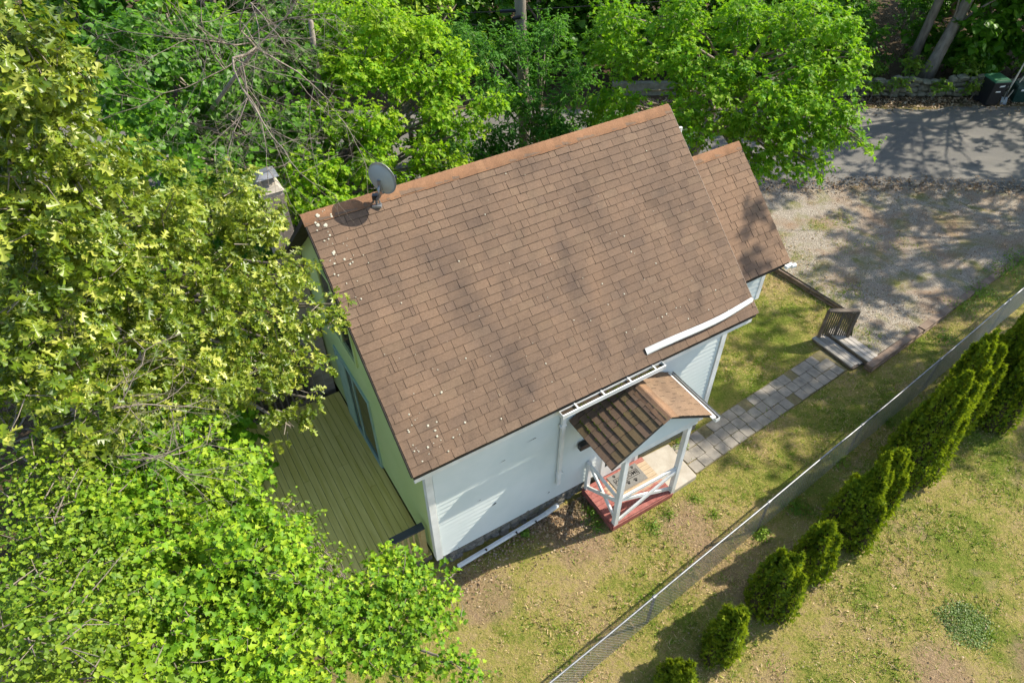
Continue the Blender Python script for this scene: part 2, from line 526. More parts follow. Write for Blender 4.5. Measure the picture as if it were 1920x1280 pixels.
def make_road_mat():
    m, n, out = newmat('worn_asphalt')
    pos = N(n, 'ShaderNodeNewGeometry').outputs['Position']
    fine = noise(n, pos, 60, 5, 0.8)
    c = ramp(n, [(0.3, (0.09, 0.085, 0.075)), (0.7, (0.18, 0.17, 0.15))], fine)
    pat = noise(n, mapping(n, pos, (0.35, 1, 1)), 0.9, 5, 0.6, 0.4)
    c = mixc(n, c, (0.27, 0.245, 0.20), math_(n, 'MULTIPLY', math_(n, 'SUBTRACT', pat, 0.46, True), 2.4, True))
    vor = N(n, 'ShaderNodeTexVoronoi', feature='DISTANCE_TO_EDGE')
    vor.inputs['Scale'].default_value = 0.5
    wv = N(n, 'ShaderNodeVectorMath', operation='ADD')
    wn = N(n, 'ShaderNodeTexNoise')
    wn.inputs['Scale'].default_value = 1.2
    n.links.new(pos, wn.inputs['Vector'])
    n.links.new(pos, wv.inputs[0])
    n.links.new(wn.outputs['Color'], wv.inputs[1])
    n.links.new(wv.outputs[0], vor.inputs['Vector'])
    crack = math_(n, 'LESS_THAN', vor.outputs['Distance'], 0.004)
    c = mixc(n, c, (0.03, 0.03, 0.028), math_(n, 'MULTIPLY', crack, math_(n, 'MULTIPLY', math_(n, 'SUBTRACT', noise(n, pos, 0.35, 2), 0.5, True), 5.0, True)))
    principled(n, out, c, 0.85, 0.25, normal=bump(n, fine, 0.35, 0.01))
    return m


def make_shingle_mat():
    m, n, out = newmat('brown_shingle_granules')
    pos = N(n, 'ShaderNodeNewGeometry').outputs['Position']
    at_ = N(n, 'ShaderNodeAttribute', attribute_name='tone')
    gr = noise(n, pos, 130, 3, 0.8)
    g2 = noise(n, pos, 34, 3, 0.7)
    c = mixc(n, at_.outputs['Color'], ramp(n, [(0.3, (0.5, 0.5, 0.5)), (0.7, (1.45, 1.45, 1.45))], gr), 0.6, 'MULTIPLY')
    c = mixc(n, c, ramp(n, [(0.3, (0.80, 0.79, 0.78)), (0.7, (1.18, 1.18, 1.18))], g2), 0.75, 'MULTIPLY')
    bl = noise(n, mapping(n, pos, (1.0, 0.45, 0.45), (0, 0, PSI)), 2.0, 5, 0.65)
    c = mixc(n, c, ramp(n, [(0.32, (0.72, 0.74, 0.76)), (0.5, (1.0, 1.0, 0.98)), (0.68, (1.14, 1.10, 1.04))], bl), 0.8, 'MULTIPLY')
    principled(n, out, c, 0.9, 0.15, normal=bump(n, gr, 0.5, 0.004))
    return m


def make_red_floor_mat(house):
    m, n, out = newmat('worn_red_floor')
    tc = N(n, 'ShaderNodeTexCoord', object=house)
    v = tc.outputs['Object']
    sx = N(n, 'ShaderNodeSeparateXYZ')
    n.links.new(v, sx.inputs[0])
    # foot wear runs from the door to the slab on the right
    wear = math_(n, 'SUBTRACT', 1.0, math_(n, 'MULTIPLY', math_(n, 'ABSOLUTE', math_(n, 'ADD', sx.outputs[1], 0.40)), 2.4), True)
    wx = math_(n, 'MULTIPLY', math_(n, 'SUBTRACT', sx.outputs[0], 3.52), 2.4, True)
    nz = noise(n, mapping(n, v, (2, 9, 1)), 2.2, 5, 0.7)
    f = math_(n, 'MULTIPLY', math_(n, 'SUBTRACT', math_(n, 'ADD', math_(n, 'MULTIPLY', wear, wx), math_(n, 'MULTIPLY', math_(n, 'SUBTRACT', nz, 0.5), 0.9)), 0.22), 6.0, True)
    red = ramp(n, [(0.3, (0.22, 0.065, 0.055)), (0.7, (0.36, 0.14, 0.115))], noise(n, v, 9, 5, 0.7))
    wood = ramp(n, [(0.3, (0.34, 0.25, 0.155)), (0.7, (0.52, 0.41, 0.28))], noise(n, mapping(n, v, (1, 12, 1)), 6, 5, 0.7))
    c = mixc(n, red, wood, f)
    principled(n, out, c, 0.75, 0.25, normal=bump(n, nz, 0.2, 0.004))
    return m


M['grass'] = make_grass_mat()
M['ground'] = make_ground_mat()
M['drive'] = make_drive_mat()
M['road'] = make_road_mat()
M['shingle'] = make_shingle_mat()

# ------------------------------------------------------------------ ground, road, driveway
def axis_grid(lo, hi, flo, fhi, fine):
    mid = list(np.arange(flo, fhi + 1e-6, fine))
    left, right, s_, x = [], [], fine, flo
    while x > lo:
        s_ *= 1.5
        x = max(lo, x - s_)
        left.append(x)
    s_, x = fine, fhi
    while x < hi:
        s_ *= 1.5
        x = min(hi, x + s_)
        right.append(x)
    return np.array(left[::-1] + mid + right)


def hgrid(name, xs, ys, zf, mat, hole=None):
    X, Y = np.meshgrid(xs, ys)
    Z = zf(X, Y)
    nx, ny = len(xs), len(ys)
    v = np.stack([X.ravel(), Y.ravel(), Z.ravel()], 1)
    f = []
    for j in range(ny - 1):
        for i in range(nx - 1):
            f.append((j * nx + i, j * nx + i + 1, (j + 1) * nx + i + 1, (j + 1) * nx + i))
    me = bpy.data.meshes.new(name)
    me.from_pydata(v.tolist(), [], f)
    me.materials.append(mat)
    me.polygons.foreach_set('use_smooth', [True] * len(me.polygons))
    me.update()
    return link(name, me)


_rs = np.random.RandomState(3)
PH = _rs.rand(6, 2) * 6.28


def undul(x, y, amp=0.018):
    return amp * (np.sin(1.3 * x + PH[0, 0]) * np.cos(1.1 * y + PH[0, 1]) + 0.6 * np.sin(3.1 * x + PH[1, 0] + 1.3 * np.sin(0.9 * y)) * np.cos(2.7 * y + PH[1, 1]))


def groundz(x, y):
    return terrain(x, y) + undul(x, y) - 0.02


gx = axis_grid(-400, 400, -12, 26, 0.5)
gy = axis_grid(-60, 900, 1, 34, 0.5)
tag(hgrid('ground', gx, gy, groundz, M['ground']), 'dry patchy lawn and forest floor around the house', 'ground', kind='structure')

# road: a worn asphalt lane behind the house
xs = np.arange(-40, 60, 0.3)
rj = random.Random(6)
mb = MB()
vv, ff = [], []
for i, x in enumerate(xs):
    south = 19.65 - 0.028 * max(0.0, x - 11) ** 1.35 + 0.16 * math.sin(x * 0.6) + 0.07 * math.sin(2.3 * x) + rj.uniform(-0.07, 0.07)
    north = 25.35 + 0.12 * math.sin(x * 0.7 + 1) + 0.06 * math.sin(1.9 * x) + rj.uniform(-0.06, 0.06)
    for k in range(5):
        t = k / 4
        vv.append((x, south + (north - south) * t, 0.178 + 0.05 * math.sin(math.pi * t)))
for i in range(len(xs) - 1):
    for k in range(4):
        a0 = i * 5 + k
        ff.append((a0, a0 + 5, a0 + 6, a0 + 1))
mb.add(vv, ff)
tag(mb.build('road', M['road'], smooth=True), 'worn grey asphalt lane behind the house', 'road', kind='structure')

# driveway pad, a gravel sheet held by timbers
poly = [H(12.25, 3.3), H(12.42, 0.62), H(11.62, 0.12), H(11.55, -0.62), H(13.5, -0.48), H(16.3, -0.25), H(19.2, 0.0), H(22.5, 0.1), H(27.0, 1.5),
        Vector((26.0, 19.0, 0)), Vector((20.5, 19.6, 0)), Vector((16.5, 20.0, 0)), Vector((12.5, 20.2, 0)), Vector((9.0, 20.2, 0)), Vector((7.2, 20.0, 0)), H(12.15, 5.2)]
import bmesh
bm = bmesh.new()
bvs = [bm.verts.new((p.x, p.y, 0.168)) for p in poly]
bm.faces.new(bvs)
bmesh.ops.triangulate(bm, faces=bm.faces[:])
me = bpy.data.meshes.new('driveway')
bm.to_mesh(me)
bm.free()
me.materials.append(M['drive'])
tag(link('driveway', me), 'gravel parking pad with leaves beside the road', 'driveway', kind='structure')

DRIVE_POLY = [(p.x, p.y) for p in poly]


def in_poly(px, py, pl_):
    ins = np.zeros(px.shape, bool)
    n_ = len(pl_)
    for i in range(n_):
        x1, y1 = pl_[i]
        x2, y2 = pl_[(i + 1) % n_]
        c = ((y1 > py) != (y2 > py)) & (px < (x2 - x1) * (py - y1) / (y2 - y1 + 1e-12) + x1)
        ins ^= c
    return ins


# ------------------------------------------------------------------ the house
rnd = random.Random(11)
L, OV, GL, GR, DD, ZE, ZR, ZS = 6.497, 0.338, 0.288, 0.255, 2.828, 3.581, 6.356, 0.352
SL = (ZR - ZE) / (DD + OV)
house = empty('house', (OX, OY, 0), PSI)
tag(house, 'small white sided house with brown shingle gable roof and covered porch', 'house')
M['redfloor'] = make_red_floor_mat(house)

# foundation: rubble stones under the front wall and a plain core behind
core = MB()
core.box(0.06, L - 0.06, 0.06, 2 * DD - 0.06, -0.3, ZS - 0.003)
foundation = core.build('foundation', M['mossstone'], house)


def stone_mesh(name, sx, sy, sz, seed, mat):
    r = random.Random(seed)
    bm_ = bmesh.new()
    bmesh.ops.create_icosphere(bm_, subdivisions=2, radius=0.5)
    k = [Vector((r.uniform(-1, 1), r.uniform(-1, 1), r.uniform(-1, 1))) for _ in range(7)]
    for v in bm_.verts:
        c = v.co.normalized()
        sq = max(abs(c.x), abs(c.y), abs(c.z))
        d = c * 0.5 / (sq ** 0.72)
        for q in k:
            t = c.dot(q.normalized())
            if t > 0.75:
                d *= 1 - 0.22 * (t - 0.75) / 0.25
        v.co = Vector((d.x * sx, d.y * sy, d.z * sz)) * (1 + r.uniform(-0.02, 0.02))
    me_ = bpy.data.meshes.new(name)
    bm_.to_mesh(me_)
    bm_.free()
    me_.materials.append(mat)
    return me_


stones = [stone_mesh('stone', 1, 1, 1, 40 + i, M['stone']) for i in range(7)]
x = 0.05
while x < 3.35:
    z = -0.08
    wd = rnd.uniform(0.12, 0.27)
    while z < ZS - 0.06:
        hgt = rnd.uniform(0.08, 0.16)
        o = link('stone', rnd.choice(stones), foundation, (x + wd / 2 + rnd.uniform(-0.03, 0.03), 0.105 + rnd.uniform(-0.03, 0.03), z + hgt / 2))
        o.scale = (wd * 1.05, rnd.uniform(0.16, 0.22), hgt * 1.1)
        o.rotation_euler = (rnd.uniform(-0.2, 0.2), rnd.uniform(-0.15, 0.15), rnd.uniform(-0.2, 0.2))
        z += hgt
    x += wd

# walls
def under(b, drop=0.06):
    """height of the roof's underside over depth b"""
    return (ZR - SL * abs(b - DD)) - drop


wb = MB()
wb.box(0.02, L - 0.02, 0.012, 0.14, ZS, under(0.012) - 0.02)
wall_front = wb.build('front_wall', M['siding'], house)


def gable_wall(name, a0, a1, mat):
    p = [(0.14, ZS), (2 * DD, ZS), (2 * DD, under(2 * DD)), (DD, under(DD)), (0.14, under(0.14))]
    m_ = MB()
    n_ = len(p)
    vv_ = [(a0, b_, z_) for b_, z_ in p] + [(a1, b_, z_) for b_, z_ in p]
    m_.add(vv_, [tuple(range(n_)), tuple(range(n_, 2 * n_))[::-1]] + [(i, n_ + i, n_ + (i + 1) % n_, (i + 1) % n_) for i in range(n_)])
    return m_.build(name, mat, house)


gable_l = gable_wall('gable_wall', 0.0, 0.14, M['greenbounce'])
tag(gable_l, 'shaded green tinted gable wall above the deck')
gable_r = gable_wall('gable_wall', L - 0.14, L, M['siding'])
MB().box(0.14, L - 0.14, 2 * DD - 0.14, 2 * DD - 0.002, ZS, under(2 * DD) - 0.02).build('rear_wall', M['siding'], house)


def clap_mesh(length, expo=0.115, proud=0.014):
    """one lapped board, bottom edge proud; runs along x, outward is -y"""
    m_ = MB()
    m_.add([(0, 0, 0), (length, 0, 0), (length, -proud, 0), (0, -proud, 0), (0, 0, expo + 0.01), (length, 0, expo + 0.01), (length, -0.001, expo + 0.01), (0, -0.001, expo + 0.01)],
           [(0, 1, 2, 3)[::-1], (4, 5, 6, 7), (0, 1, 5, 4), (1, 2, 6, 5)[::-1], (3, 2, 6, 7)[::-1], (0, 3, 7, 4)[::-1]])
    return m_


cm = clap_mesh(L - 0.26).mesh('clapboard', M['siding'])
z = ZS + 0.004
while z < under(0) - 0.12:
    link('clapboard', cm, wall_front, (0.13, 0.0115, z))
    z += 0.115
cm2 = clap_mesh(L - 0.26, 0.07).mesh('clapboard', M['siding'])
link('clapboard', cm2, wall_front, (0.13, 0.0115, z))
for a0, a1 in ((-0.012, 0.115), (L - 0.115, L + 0.012)):
    t = MB().box(a0, a1, -0.02, 0.11, ZS - 0.01, under(0) - 0.03)
    bevel(t.build('corner_board', M['white'], house), 0.004)
# few cracked dark spots where boards are broken
for a, z, wd, hgt in ((1.18, 1.18, 0.10, 0.05), (2.42, 0.62, 0.05, 0.05), (1.9, 2.55, 0.22, 0.02), (1.35, 2.35, 0.14, 0.016), (0.9, 1.55, 0.07, 0.018)):
    m_ = MB().add([(a, -0.008, z), (a + wd, -0.008, z + hgt * 0.25), (a + wd * 0.9, -0.008, z + hgt), (a + wd * 0.4, -0.008, z + hgt * 0.4)], [(0, 1, 2, 3)])
    m_.build('siding_crack', M['darkwood'], wall_front)

# chimney of concrete blocks against the rear of the gable wall
chim = MB().box(-0.445, -0.035, 5.205, 5.655, -0.1, 5.47).build('chimney', M['mortar'], house)
bmk = {}
z, k = 0.0, 0
while z < 5.4:
    hgt = 0.19
    segs = ((-0.45, -0.03),) if k % 2 else ((-0.45, -0.245), (-0.235, -0.03))
    for s0, s1 in segs:
        key = (round(s0, 3), round(s1, 3))
        if key not in bmk:
            bmk[key] = MB().box(s0, s1, 5.195, 5.42, 0, hgt).mesh('block', M['block'])
        link('block', bmk[key], chim, (0, 0, z))
    if 'back' not in bmk:
        bmk['back'] = MB().box(-0.45, -0.03, 5.43, 5.662, 0, hgt).mesh('block', M['block'])
    link('block', bmk['back'], chim, (0, 0, z))
    z += 0.2
q = MB()
q.add([(-0.47, 5.18, 5.47), (-0.01, 5.18, 5.47), (-0.01, 5.68, 5.47), (-0.47, 5.68, 5.47), (-0.37, 5.28, 5.56), (-0.11, 5.28, 5.56), (-0.11, 5.58, 5.56), (-0.37, 5.58, 5.56)],
      [(0, 3, 2, 1), (4, 5, 6, 7), (0, 1, 5, 4), (1, 2, 6, 5), (2, 3, 7, 6), (3, 0, 4, 7)])
q.build('chimney_crown', M['concrete'], chim)
q = MB().tube([(-0.24, 5.43, 5.54), (-0.24, 5.43, 5.68)], 0.12, 16)
q.build('flue', M['concrete'], chim)
q = MB()
q.box(-0.36, -0.12, 5.31, 5.55, 5.60, 5.74)
q.add([(-0.45, 5.22, 5.74), (-0.03, 5.22, 5.74), (-0.03, 5.64, 5.74), (-0.45, 5.64, 5.74), (-0.33, 5.34, 5.80), (-0.15, 5.34, 5.80), (-0.15, 5.52, 5.80), (-0.33, 5.52, 5.80)],
      [(0, 3, 2, 1), (4, 5, 6, 7), (0, 1, 5, 4), (1, 2, 6, 5), (2, 3, 7, 6), (3, 0, 4, 7)])
q.build('chimney_cap', M['metal'], chim)

# gable wall window and sliding door (outward is -a)
def gwin(name, b0, b1, z0, z1, frame_mat, curtain=False, split=True):
    f = MB()
    t = 0.07
    f.box(-0.035, 0.02, b0 - t, b0, z0 - t, z1 + t)
    f.box(-0.035, 0.02, b1, b1 + t, z0 - t, z1 + t)
    f.box(-0.037, 0.02, b0, b1, z1, z1 + t)
    f.box(-0.045, 0.02, b0, b1, z0 - t, z0)
    if split:
        c = (b0 + b1) / 2
        f.box(-0.03, 0.02, c - 0.03, c + 0.03, z0, z1)
    o = f.build(name, frame_mat, house)
    MB().box(-0.010, -0.004, b0, b1, z0, z1).build('pane', M['glass'], o)
    if curtain:
        cu = MB()
        n_ = 9
        for i in range(n_):
            bb = b1 - 0.05 - i * 0.055
            cu.tube([(-0.028, bb, z0 + 0.03), (-0.028, bb, z1 - 0.02)], 0.022, 6)
        cu.build('curtain', M['curtain'], o)
    return o


gwin('window', 2.75, 4.05, 3.15, 4.55, M['greenbounce'])
gwin('sliding_door', 2.55, 4.25, 0.34, 2.25, M['curtain'], True)

# roof -------------------------------------------------------------
def roofpt(a, s, nrm=0.0):
    """a along the ridge, s up the front slope from the eave, nrm off the surface"""
    c, sn = 1 / math.hypot(1, SL), SL / math.hypot(1, SL)
    return (a, -OV + s * c - nrm * sn, ZE + s * sn + nrm * c)


STOT = math.hypot(ZR - ZE, DD + OV)
rb = MB()
TH = 0.10


def slab(m_, a0, a1, b0, z0, b1, z1, th, m=0):
    m_.hexa([(a0, b0, z0 - th), (a1, b0, z0 - th), (a1, b1, z1 - th), (a0, b1, z1 - th), (a0, b0, z0), (a1, b0, z0), (a1, b1, z1), (a0, b1, z1)], m)


slab(rb, -GL, L + GR, -OV, ZE - 0.006, DD, ZR - 0.006, TH)
slab(rb, -GL, L + GR, DD, ZR - 0.006, 2 * DD + OV, ZE - 0.006, TH)
slab(rb, L + GR + 0.034, 8.05, 0.19, 4.045 - 0.12, 2.08, 5.70 - 0.12, 0.10)
slab(rb, L + GR + 0.034, 8.05, 2.08, 5.70 - 0.12, 3.97, 4.045 - 0.12, 0.10)
roof = rb.build('roof', M['darkwood'], house)
M['trim'] = simple('tan_rake_trim', (0.22, 0.165, 0.12), (0.28, 0.21, 0.155), 8, 0.8)
for ra_ in (L + GR + 0.022, -GL - 0.022):
    MB().bar(roofpt(ra_, -0.02, -0.03), roofpt(ra_, STOT - 0.03, -0.03), 0.012, 0.09).build('rake_trim', M['trim'] if ra_ > 0 else M['darkwood'], roof)
# soffits and white fascia
fa = MB()
fa.box(-GL + 0.02, L + GR - 0.02, -OV + 0.045, -OV + 0.07, ZE - 0.26, ZE - 0.115)
fa.build('fascia', M['white'], roof)
MB().box(-0.2, L + 0.2, -OV + 0.07, 0.012, ZE - 0.13, ZE - 0.118).build('soffit', M['soffit'], roof)

# extension at the right end
ZX = 2.92
we = MB()
we.box(L + 0.002, 7.78, 0.45, 0.57, ZX, 4.02)
ex = we.build('extension_wall', M['siding'], house)
cmE = clap_mesh(7.78 - L - 0.02).mesh('clapboard', M['siding'])
z = ZX + 0.004
while z < 3.90:
    link('clapboard', cmE, ex, (L + 0.01, 0.4495, z))
    z += 0.115
p = [(0.571, ZX), (3.66, ZX), (3.66, 4.05), (2.08, 5.42), (0.571, 4.10)]
m_ = MB()
m_.add([(7.66, b_, z_) for b_, z_ in p] + [(7.78, b_, z_) for b_, z_ in p],
       [tuple(range(5)), tuple(range(5, 10))[::-1]] + [(i, 5 + i, 5 + (i + 1) % 5, (i + 1) % 5) for i in range(5)])
m_.box(L + 0.01, 7.65, 3.54, 3.658, ZX, 4.05)
m_.box(L + 0.01, 7.65, 0.58, 3.53, ZX, ZX + 0.1)
m_.build('extension_wall', M['siding'], house)
MB().box(7.70, 7.80, 0.43, 0.5, ZX - 0.01, 3.96).build('corner_board', M['white'], house)

# shingles: every tab is a thin wedge with its own tone
STREAKS = [(1.3, 2.02, 1.94, 0.0, 0.22, 0.62), (1.55, 1.2, 1.75, -0.1, 0.30, 0.30), (3.58, 1.7, 3.42, 0.0, 0.2, 0.42), (4.33, 1.1, 4.0, -0.15, 0.2, 0.40),
           (4.25, 2.6, 4.45, 1.2, 0.2, 0.36), (5.1, 2.3, 5.0, 0.6, 0.2, 0.32), (2.6, 2.4, 2.8, 0.9, 0.16, 0.25), (0.83, 0.0, 2.2, 0.2, 0.2, 0.25),
           (5.9, 2.0, 5.7, 0.3, 0.18, 0.32), (3.0, 1.5, 2.9, 0.2, 0.14, 0.28), (0.5, 2.2, 0.7, 0.6, 0.25, 0.2), (6.3, 2.6, 6.4, 0.8, 0.3, 0.22), (4.8, 1.3, 4.6, -0.1, 0.25, 0.3), (2.2, 2.7, 2.3, 1.6, 0.3, 0.22), (3.6, 2.7, 3.8, 1.9, 0.3, 0.26), (5.4, 2.7, 5.5, 1.9, 0.3, 0.24)]


def streak(a, b):
    d = 0.0
    for a0, b0, a1, b1, wd, st in STREAKS:
        vx, vy = a1 - a0, b1 - b0
        t = max(0, min(1, ((a - a0) * vx + (b - b0) * vy) / (vx * vx + vy * vy)))
        q_ = math.hypot(a - a0 - t * vx, b - b0 - t * vy) / wd
        d = max(d, st * math.exp(-q_ * q_) * (0.55 + 0.45 * math.sin(9 * a + 5 * b) ** 2))
    return d


def base_tone(r):
    k_ = r.gauss(0, 1)
    c = np.array([0.174, 0.118, 0.081]) * (1 + 0.042 * k_)
    if r.random() < 0.10:
        c = c * np.array([1.07, 1.09, 1.08])
    if r.random() < 0.08:
        c = c * np.array([0.90, 0.91, 0.94])
    return c


STAIN = np.array([0.066, 0.054, 0.049])


class ShingleSet:
    def __init__(s):
        s.items = []

    def add(s, quad8, tones):
        s.items.append((quad8, tones))


def shingle_obj(items, parent, name='shingle'):
    m_ = MB()
    tones = []
    for q8, tn in items:
        k = len(m_.v)
        m_.add(q8, [(0, 3, 2, 1), (0, 1, 5, 4), (1, 2, 6, 5), (2, 3, 7, 6), (3, 0, 4, 7)], 1)
        m_.add([], [], 0)
        m_.f.append((k + 4, k + 5, k + 6, k + 7))
        m_.m.append(0)
        tones += list(tn)
    me_ = m_.mesh(name, [M['shingle'], M['darkwood']])
    at_ = me_.attributes.new('tone', 'FLOAT_COLOR', 'POINT')
    at_.data.foreach_set('color', np.array([(*t_, 1.0) for t_ in tones], 'f').ravel())
    return link(name, me_, parent)


def course_run(a0, a1, r):
    out, a = [], a0
    while a < a1 - 0.05:
        wd = r.choice([0.13, 0.16, 0.2, 0.26, 0.3, 0.3, 0.32, 0.36])
        if r.random() < 0.05:
            wd = 0.06
        e = min(a + wd, a1)
        if a1 - e < 0.07:
            e = a1
        out.append((a, e))
        a = e
    return out


EXPO = 0.1403
near_sh, far_sh = [], []
r = random.Random(5)
NC = 30
for i in range(NC):
    s0 = i * EXPO - 0.02
    for a, e in course_run(-GL - 0.012 + r.uniform(0, 0.004), L + GR + 0.012, r):
        g = 0.0028
        jit = r.uniform(-0.004, 0.004)
        n0 = 0.020 + r.uniform(-0.002, 0.006)
        s1 = s0 + EXPO + 0.045
        bt = 0.004
        if i == NC - 1:
            s1 = STOT - 0.01
        q8 = [roofpt(a + g, s0 + jit, bt), roofpt(e - g, s0 + jit, bt), roofpt(e - g, s1, 0.0), roofpt(a + g, s1, 0.0),
              roofpt(a + g, s0 + jit, n0), roofpt(e - g, s0 + jit, n0), roofpt(e - g, s1, 0.006), roofpt(a + g, s1, 0.006)]
        c = base_tone(r)
        tn = []
        for p_ in q8:
            st = min(0.85, streak(p_[0], p_[1]))
            if i < 7:
                st = max(st, 0.16 * (7 - i) / 7)
            tn.append(c * (1 - st) + STAIN * st)
        ctr = H((a + e) / 2, q8[0][1], q8[0][2])
        dist = (ctr - Vector((0, 0, CAMH))).length
        (near_sh if True else far_sh).append(((e - a) / dist ** 2, (q8, tn)))
# extension roof
EX_S = math.hypot(5.70 - 4.045, 2.08 - 0.19)


def extpt(a, s, nrm=0.0):
    c, sn = (2.08 - 0.19) / EX_S, (5.70 - 4.045) / EX_S
    return (a, 0.19 + s * c - nrm * sn, 3.93 + s * sn + nrm * c)


ni = int(EX_S / EXPO) + 1
for i in range(ni):
    s0 = i * EXPO - 0.02
    for a, e in course_run(L + GR + 0.036, 8.06, r):
        s1 = min(s0 + EXPO + 0.045, EX_S)
        n0 = 0.020 + r.uniform(-0.002, 0.005)
        g = 0.0045
        q8 = [extpt(a + g, s0, 0.004), extpt(e - g, s0, 0.004), extpt(e - g, s1, 0.0), extpt(a + g, s1, 0.0), extpt(a + g, s0, n0), extpt(e - g, s0, n0), extpt(e - g, s1, 0.006), extpt(a + g, s1, 0.006)]
        c = base_tone(r) * np.array([1.10, 1.07, 1.04])
        tn = [c] * 8
        near_sh.append(((e - a) / 196, (q8, tn)))

# porch roof ---------------------------------------------------------
PR_A, PR_Z, PL_A, PRR_A, PE_Z = 3.95, 3.25, 2.82, 5.06, 2.60
PB0, PB1 = -1.25, -0.02
porch_roof = MB()
slab_q = [(PL_A, PB0, PE_Z - 0.06), (PR_A, PB0, PR_Z - 0.06), (PR_A, PB1, PR_Z - 0.06), (PL_A, PB1, PE_Z - 0.06), (PL_A, PB0, PE_Z), (PR_A, PB0, PR_Z), (PR_A, PB1, PR_Z), (PL_A, PB1, PE_Z)]
porch_roof.hexa(slab_q)
porch_roof.hexa([(PR_A, PB0, PR_Z - 0.06), (PRR_A, PB0, PE_Z - 0.06), (PRR_A, PB1, PE_Z - 0.06), (PR_A, PB1, PR_Z - 0.06), (PR_A, PB0, PR_Z), (PRR_A, PB0, PE_Z), (PRR_A, PB1, PE_Z), (PR_A, PB1, PR_Z)])
porch_roof = porch_roof.build('porch_roof', M['darkwood'], house)
for side in (-1, 1):
    ea = PL_A if side < 0 else PRR_A
    Ls = math.hypot(PR_A - ea, PR_Z - PE_Z)
    ux, uz = (PR_A - ea) / Ls, (PR_Z - PE_Z) / Ls
    nx, nz = -uz * (1 if ux > 0 else -1), abs(ux)

    def pp(b, s, nn):
        return (ea + ux * s + nx * nn, b, PE_Z + uz * s + nz * nn)
    ex_ = 0.155
    for i in range(int(Ls / ex_) + 1):
        s0, s1 = i * ex_ - 0.02, min((i + 1) * ex_ + 0.04, Ls)
        if s1 - s0 < 0.05:
            continue
        b = PB0 - 0.01
        while b < PB1 - 0.04:
            e = min(PB1, b + r.choice([0.16, 0.22, 0.3, 0.32]))
            if PB1 - e < 0.06:
                e = PB1
            n0 = 0.03 + r.uniform(-0.002, 0.006) if side < 0 else 0.02
            q = [pp(b + 0.004, s0, 0.004), pp(e - 0.004, s0, 0.004), pp(e - 0.004, s1, 0), pp(b + 0.004, s1, 0), pp(b + 0.004, s0, n0), pp(e - 0.004, s0, n0), pp(e - 0.004, s1, 0.006), pp(b + 0.004, s1, 0.006)]
            if side < 0:
                q = [q[1], q[0], q[3], q[2], q[5], q[4], q[7], q[6]]
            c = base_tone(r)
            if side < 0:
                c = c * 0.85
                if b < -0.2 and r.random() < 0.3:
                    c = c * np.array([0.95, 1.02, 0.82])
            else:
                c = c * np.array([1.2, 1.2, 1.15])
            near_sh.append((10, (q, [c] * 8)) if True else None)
            e_ = e
            b = e_
near_sh.sort(key=lambda t: -t[0])
for _, it in near_sh[:300]:
    par = porch_roof if it[0][0][2] < 3.26 and it[0][0][1] < -0.0 and it[0][0][2] < ZE - 0.05 else roof
    shingle_obj([it], par)
rest = shingle_obj([it for _, it in near_sh[300:]], roof, 'shingle_field')
tag(rest, kind='stuff')

# ridge caps
def ridge_caps(parent, a0, a1, bR, zR, half, droop, n_, tint, axis='a', overlap=0.03):
    stp = (a1 - a0) / n_
    for i in range(n_):
        s0, s1 = a0 + i * stp - overlap, a0 + (i + 1) * stp
        h0, h1 = 0.019, 0.025
        hw = half * r.uniform(0.95, 1.07)
        prof = [(-hw, -droop), (-hw * 0.4, -droop * 0.38), (-hw * 0.1, -droop * 0.06), (hw * 0.1, -droop * 0.06), (hw * 0.4, -droop * 0.38), (hw, -droop)]
        vv_, tn = [], []
        c = base_tone(r) * np.array(tint)
        for (s_, hh) in ((s0, h0), (s1, h1)):
            for t_ in (0, 1):
                for (pb, pz) in prof:
                    zz = zR + pz + hh - (0.012 if t_ else 0)
                    vv_.append((s_, bR + pb, zz) if axis == 'a' else (bR + pb, s_, zz))
                    tn.append(c * (1.0 + (0.18 if abs(pb) < hw * 0.5 else -0.08) + r.uniform(-0.06, 0.06)))
        k = 6
        ff_ = [(j, j + 1, 2 * k + j + 1, 2 * k + j) for j in range(k - 1)]
        side = [(2 * k + j, 2 * k + j + 1, 3 * k + j + 1, 3 * k + j) for j in range(k - 1)] + [(0, 2 * k, 3 * k, k), (k - 1, 2 * k - 1, 4 * k - 1, 3 * k - 1)]
        m_ = MB()
        m_.add(vv_, ff_, 0)
        m_.add([], [], 0)
        m_.f += side
        m_.m += [1] * len(side)
        me_ = m_.mesh('ridge_cap', [M['shingle'], M['darkwood']])
        at_ = me_.attributes.new('tone', 'FLOAT_COLOR', 'POINT')
        at_.data.foreach_set('color', np.array([(*t_, 1.0) for t_ in tn], 'f').ravel())
        for f_ in me_.polygons:
            f_.use_smooth = False
        link('ridge_cap', me_, parent)


ridge_caps(roof, -GL - 0.01, L + GR + 0.01, DD, ZR, 0.15, 0.128, 46, (1.32, 1.06, 0.86))
ridge_caps(roof, L + GR + 0.06, 8.06, 2.08, 5.58, 0.14, 0.118, 9, (1.32, 1.06, 0.86))
ridge_caps(porch_roof, PB0 - 0.01, PB1, PR_A, PR_Z, 0.16, 0.086, 8, (1.16, 1.06, 0.94), 'b')

# lichen spots
m_ = MB()
r = random.Random(8)


def lich(a, s, rad):
    n_ = 9
    c = roofpt(a, s, 0.03)
    pts = [roofpt(a + math.cos(t_) * rad * q_, s + math.sin(t_) * rad * q_, 0.027) for t_, q_ in ((2 * math.pi * i / n_, r.uniform(0.7, 1.15)) for i in range(n_))]
    m_.add([c] + pts, [(0, 1 + i, 1 + (i + 1) % n_) for i in range(n_)])


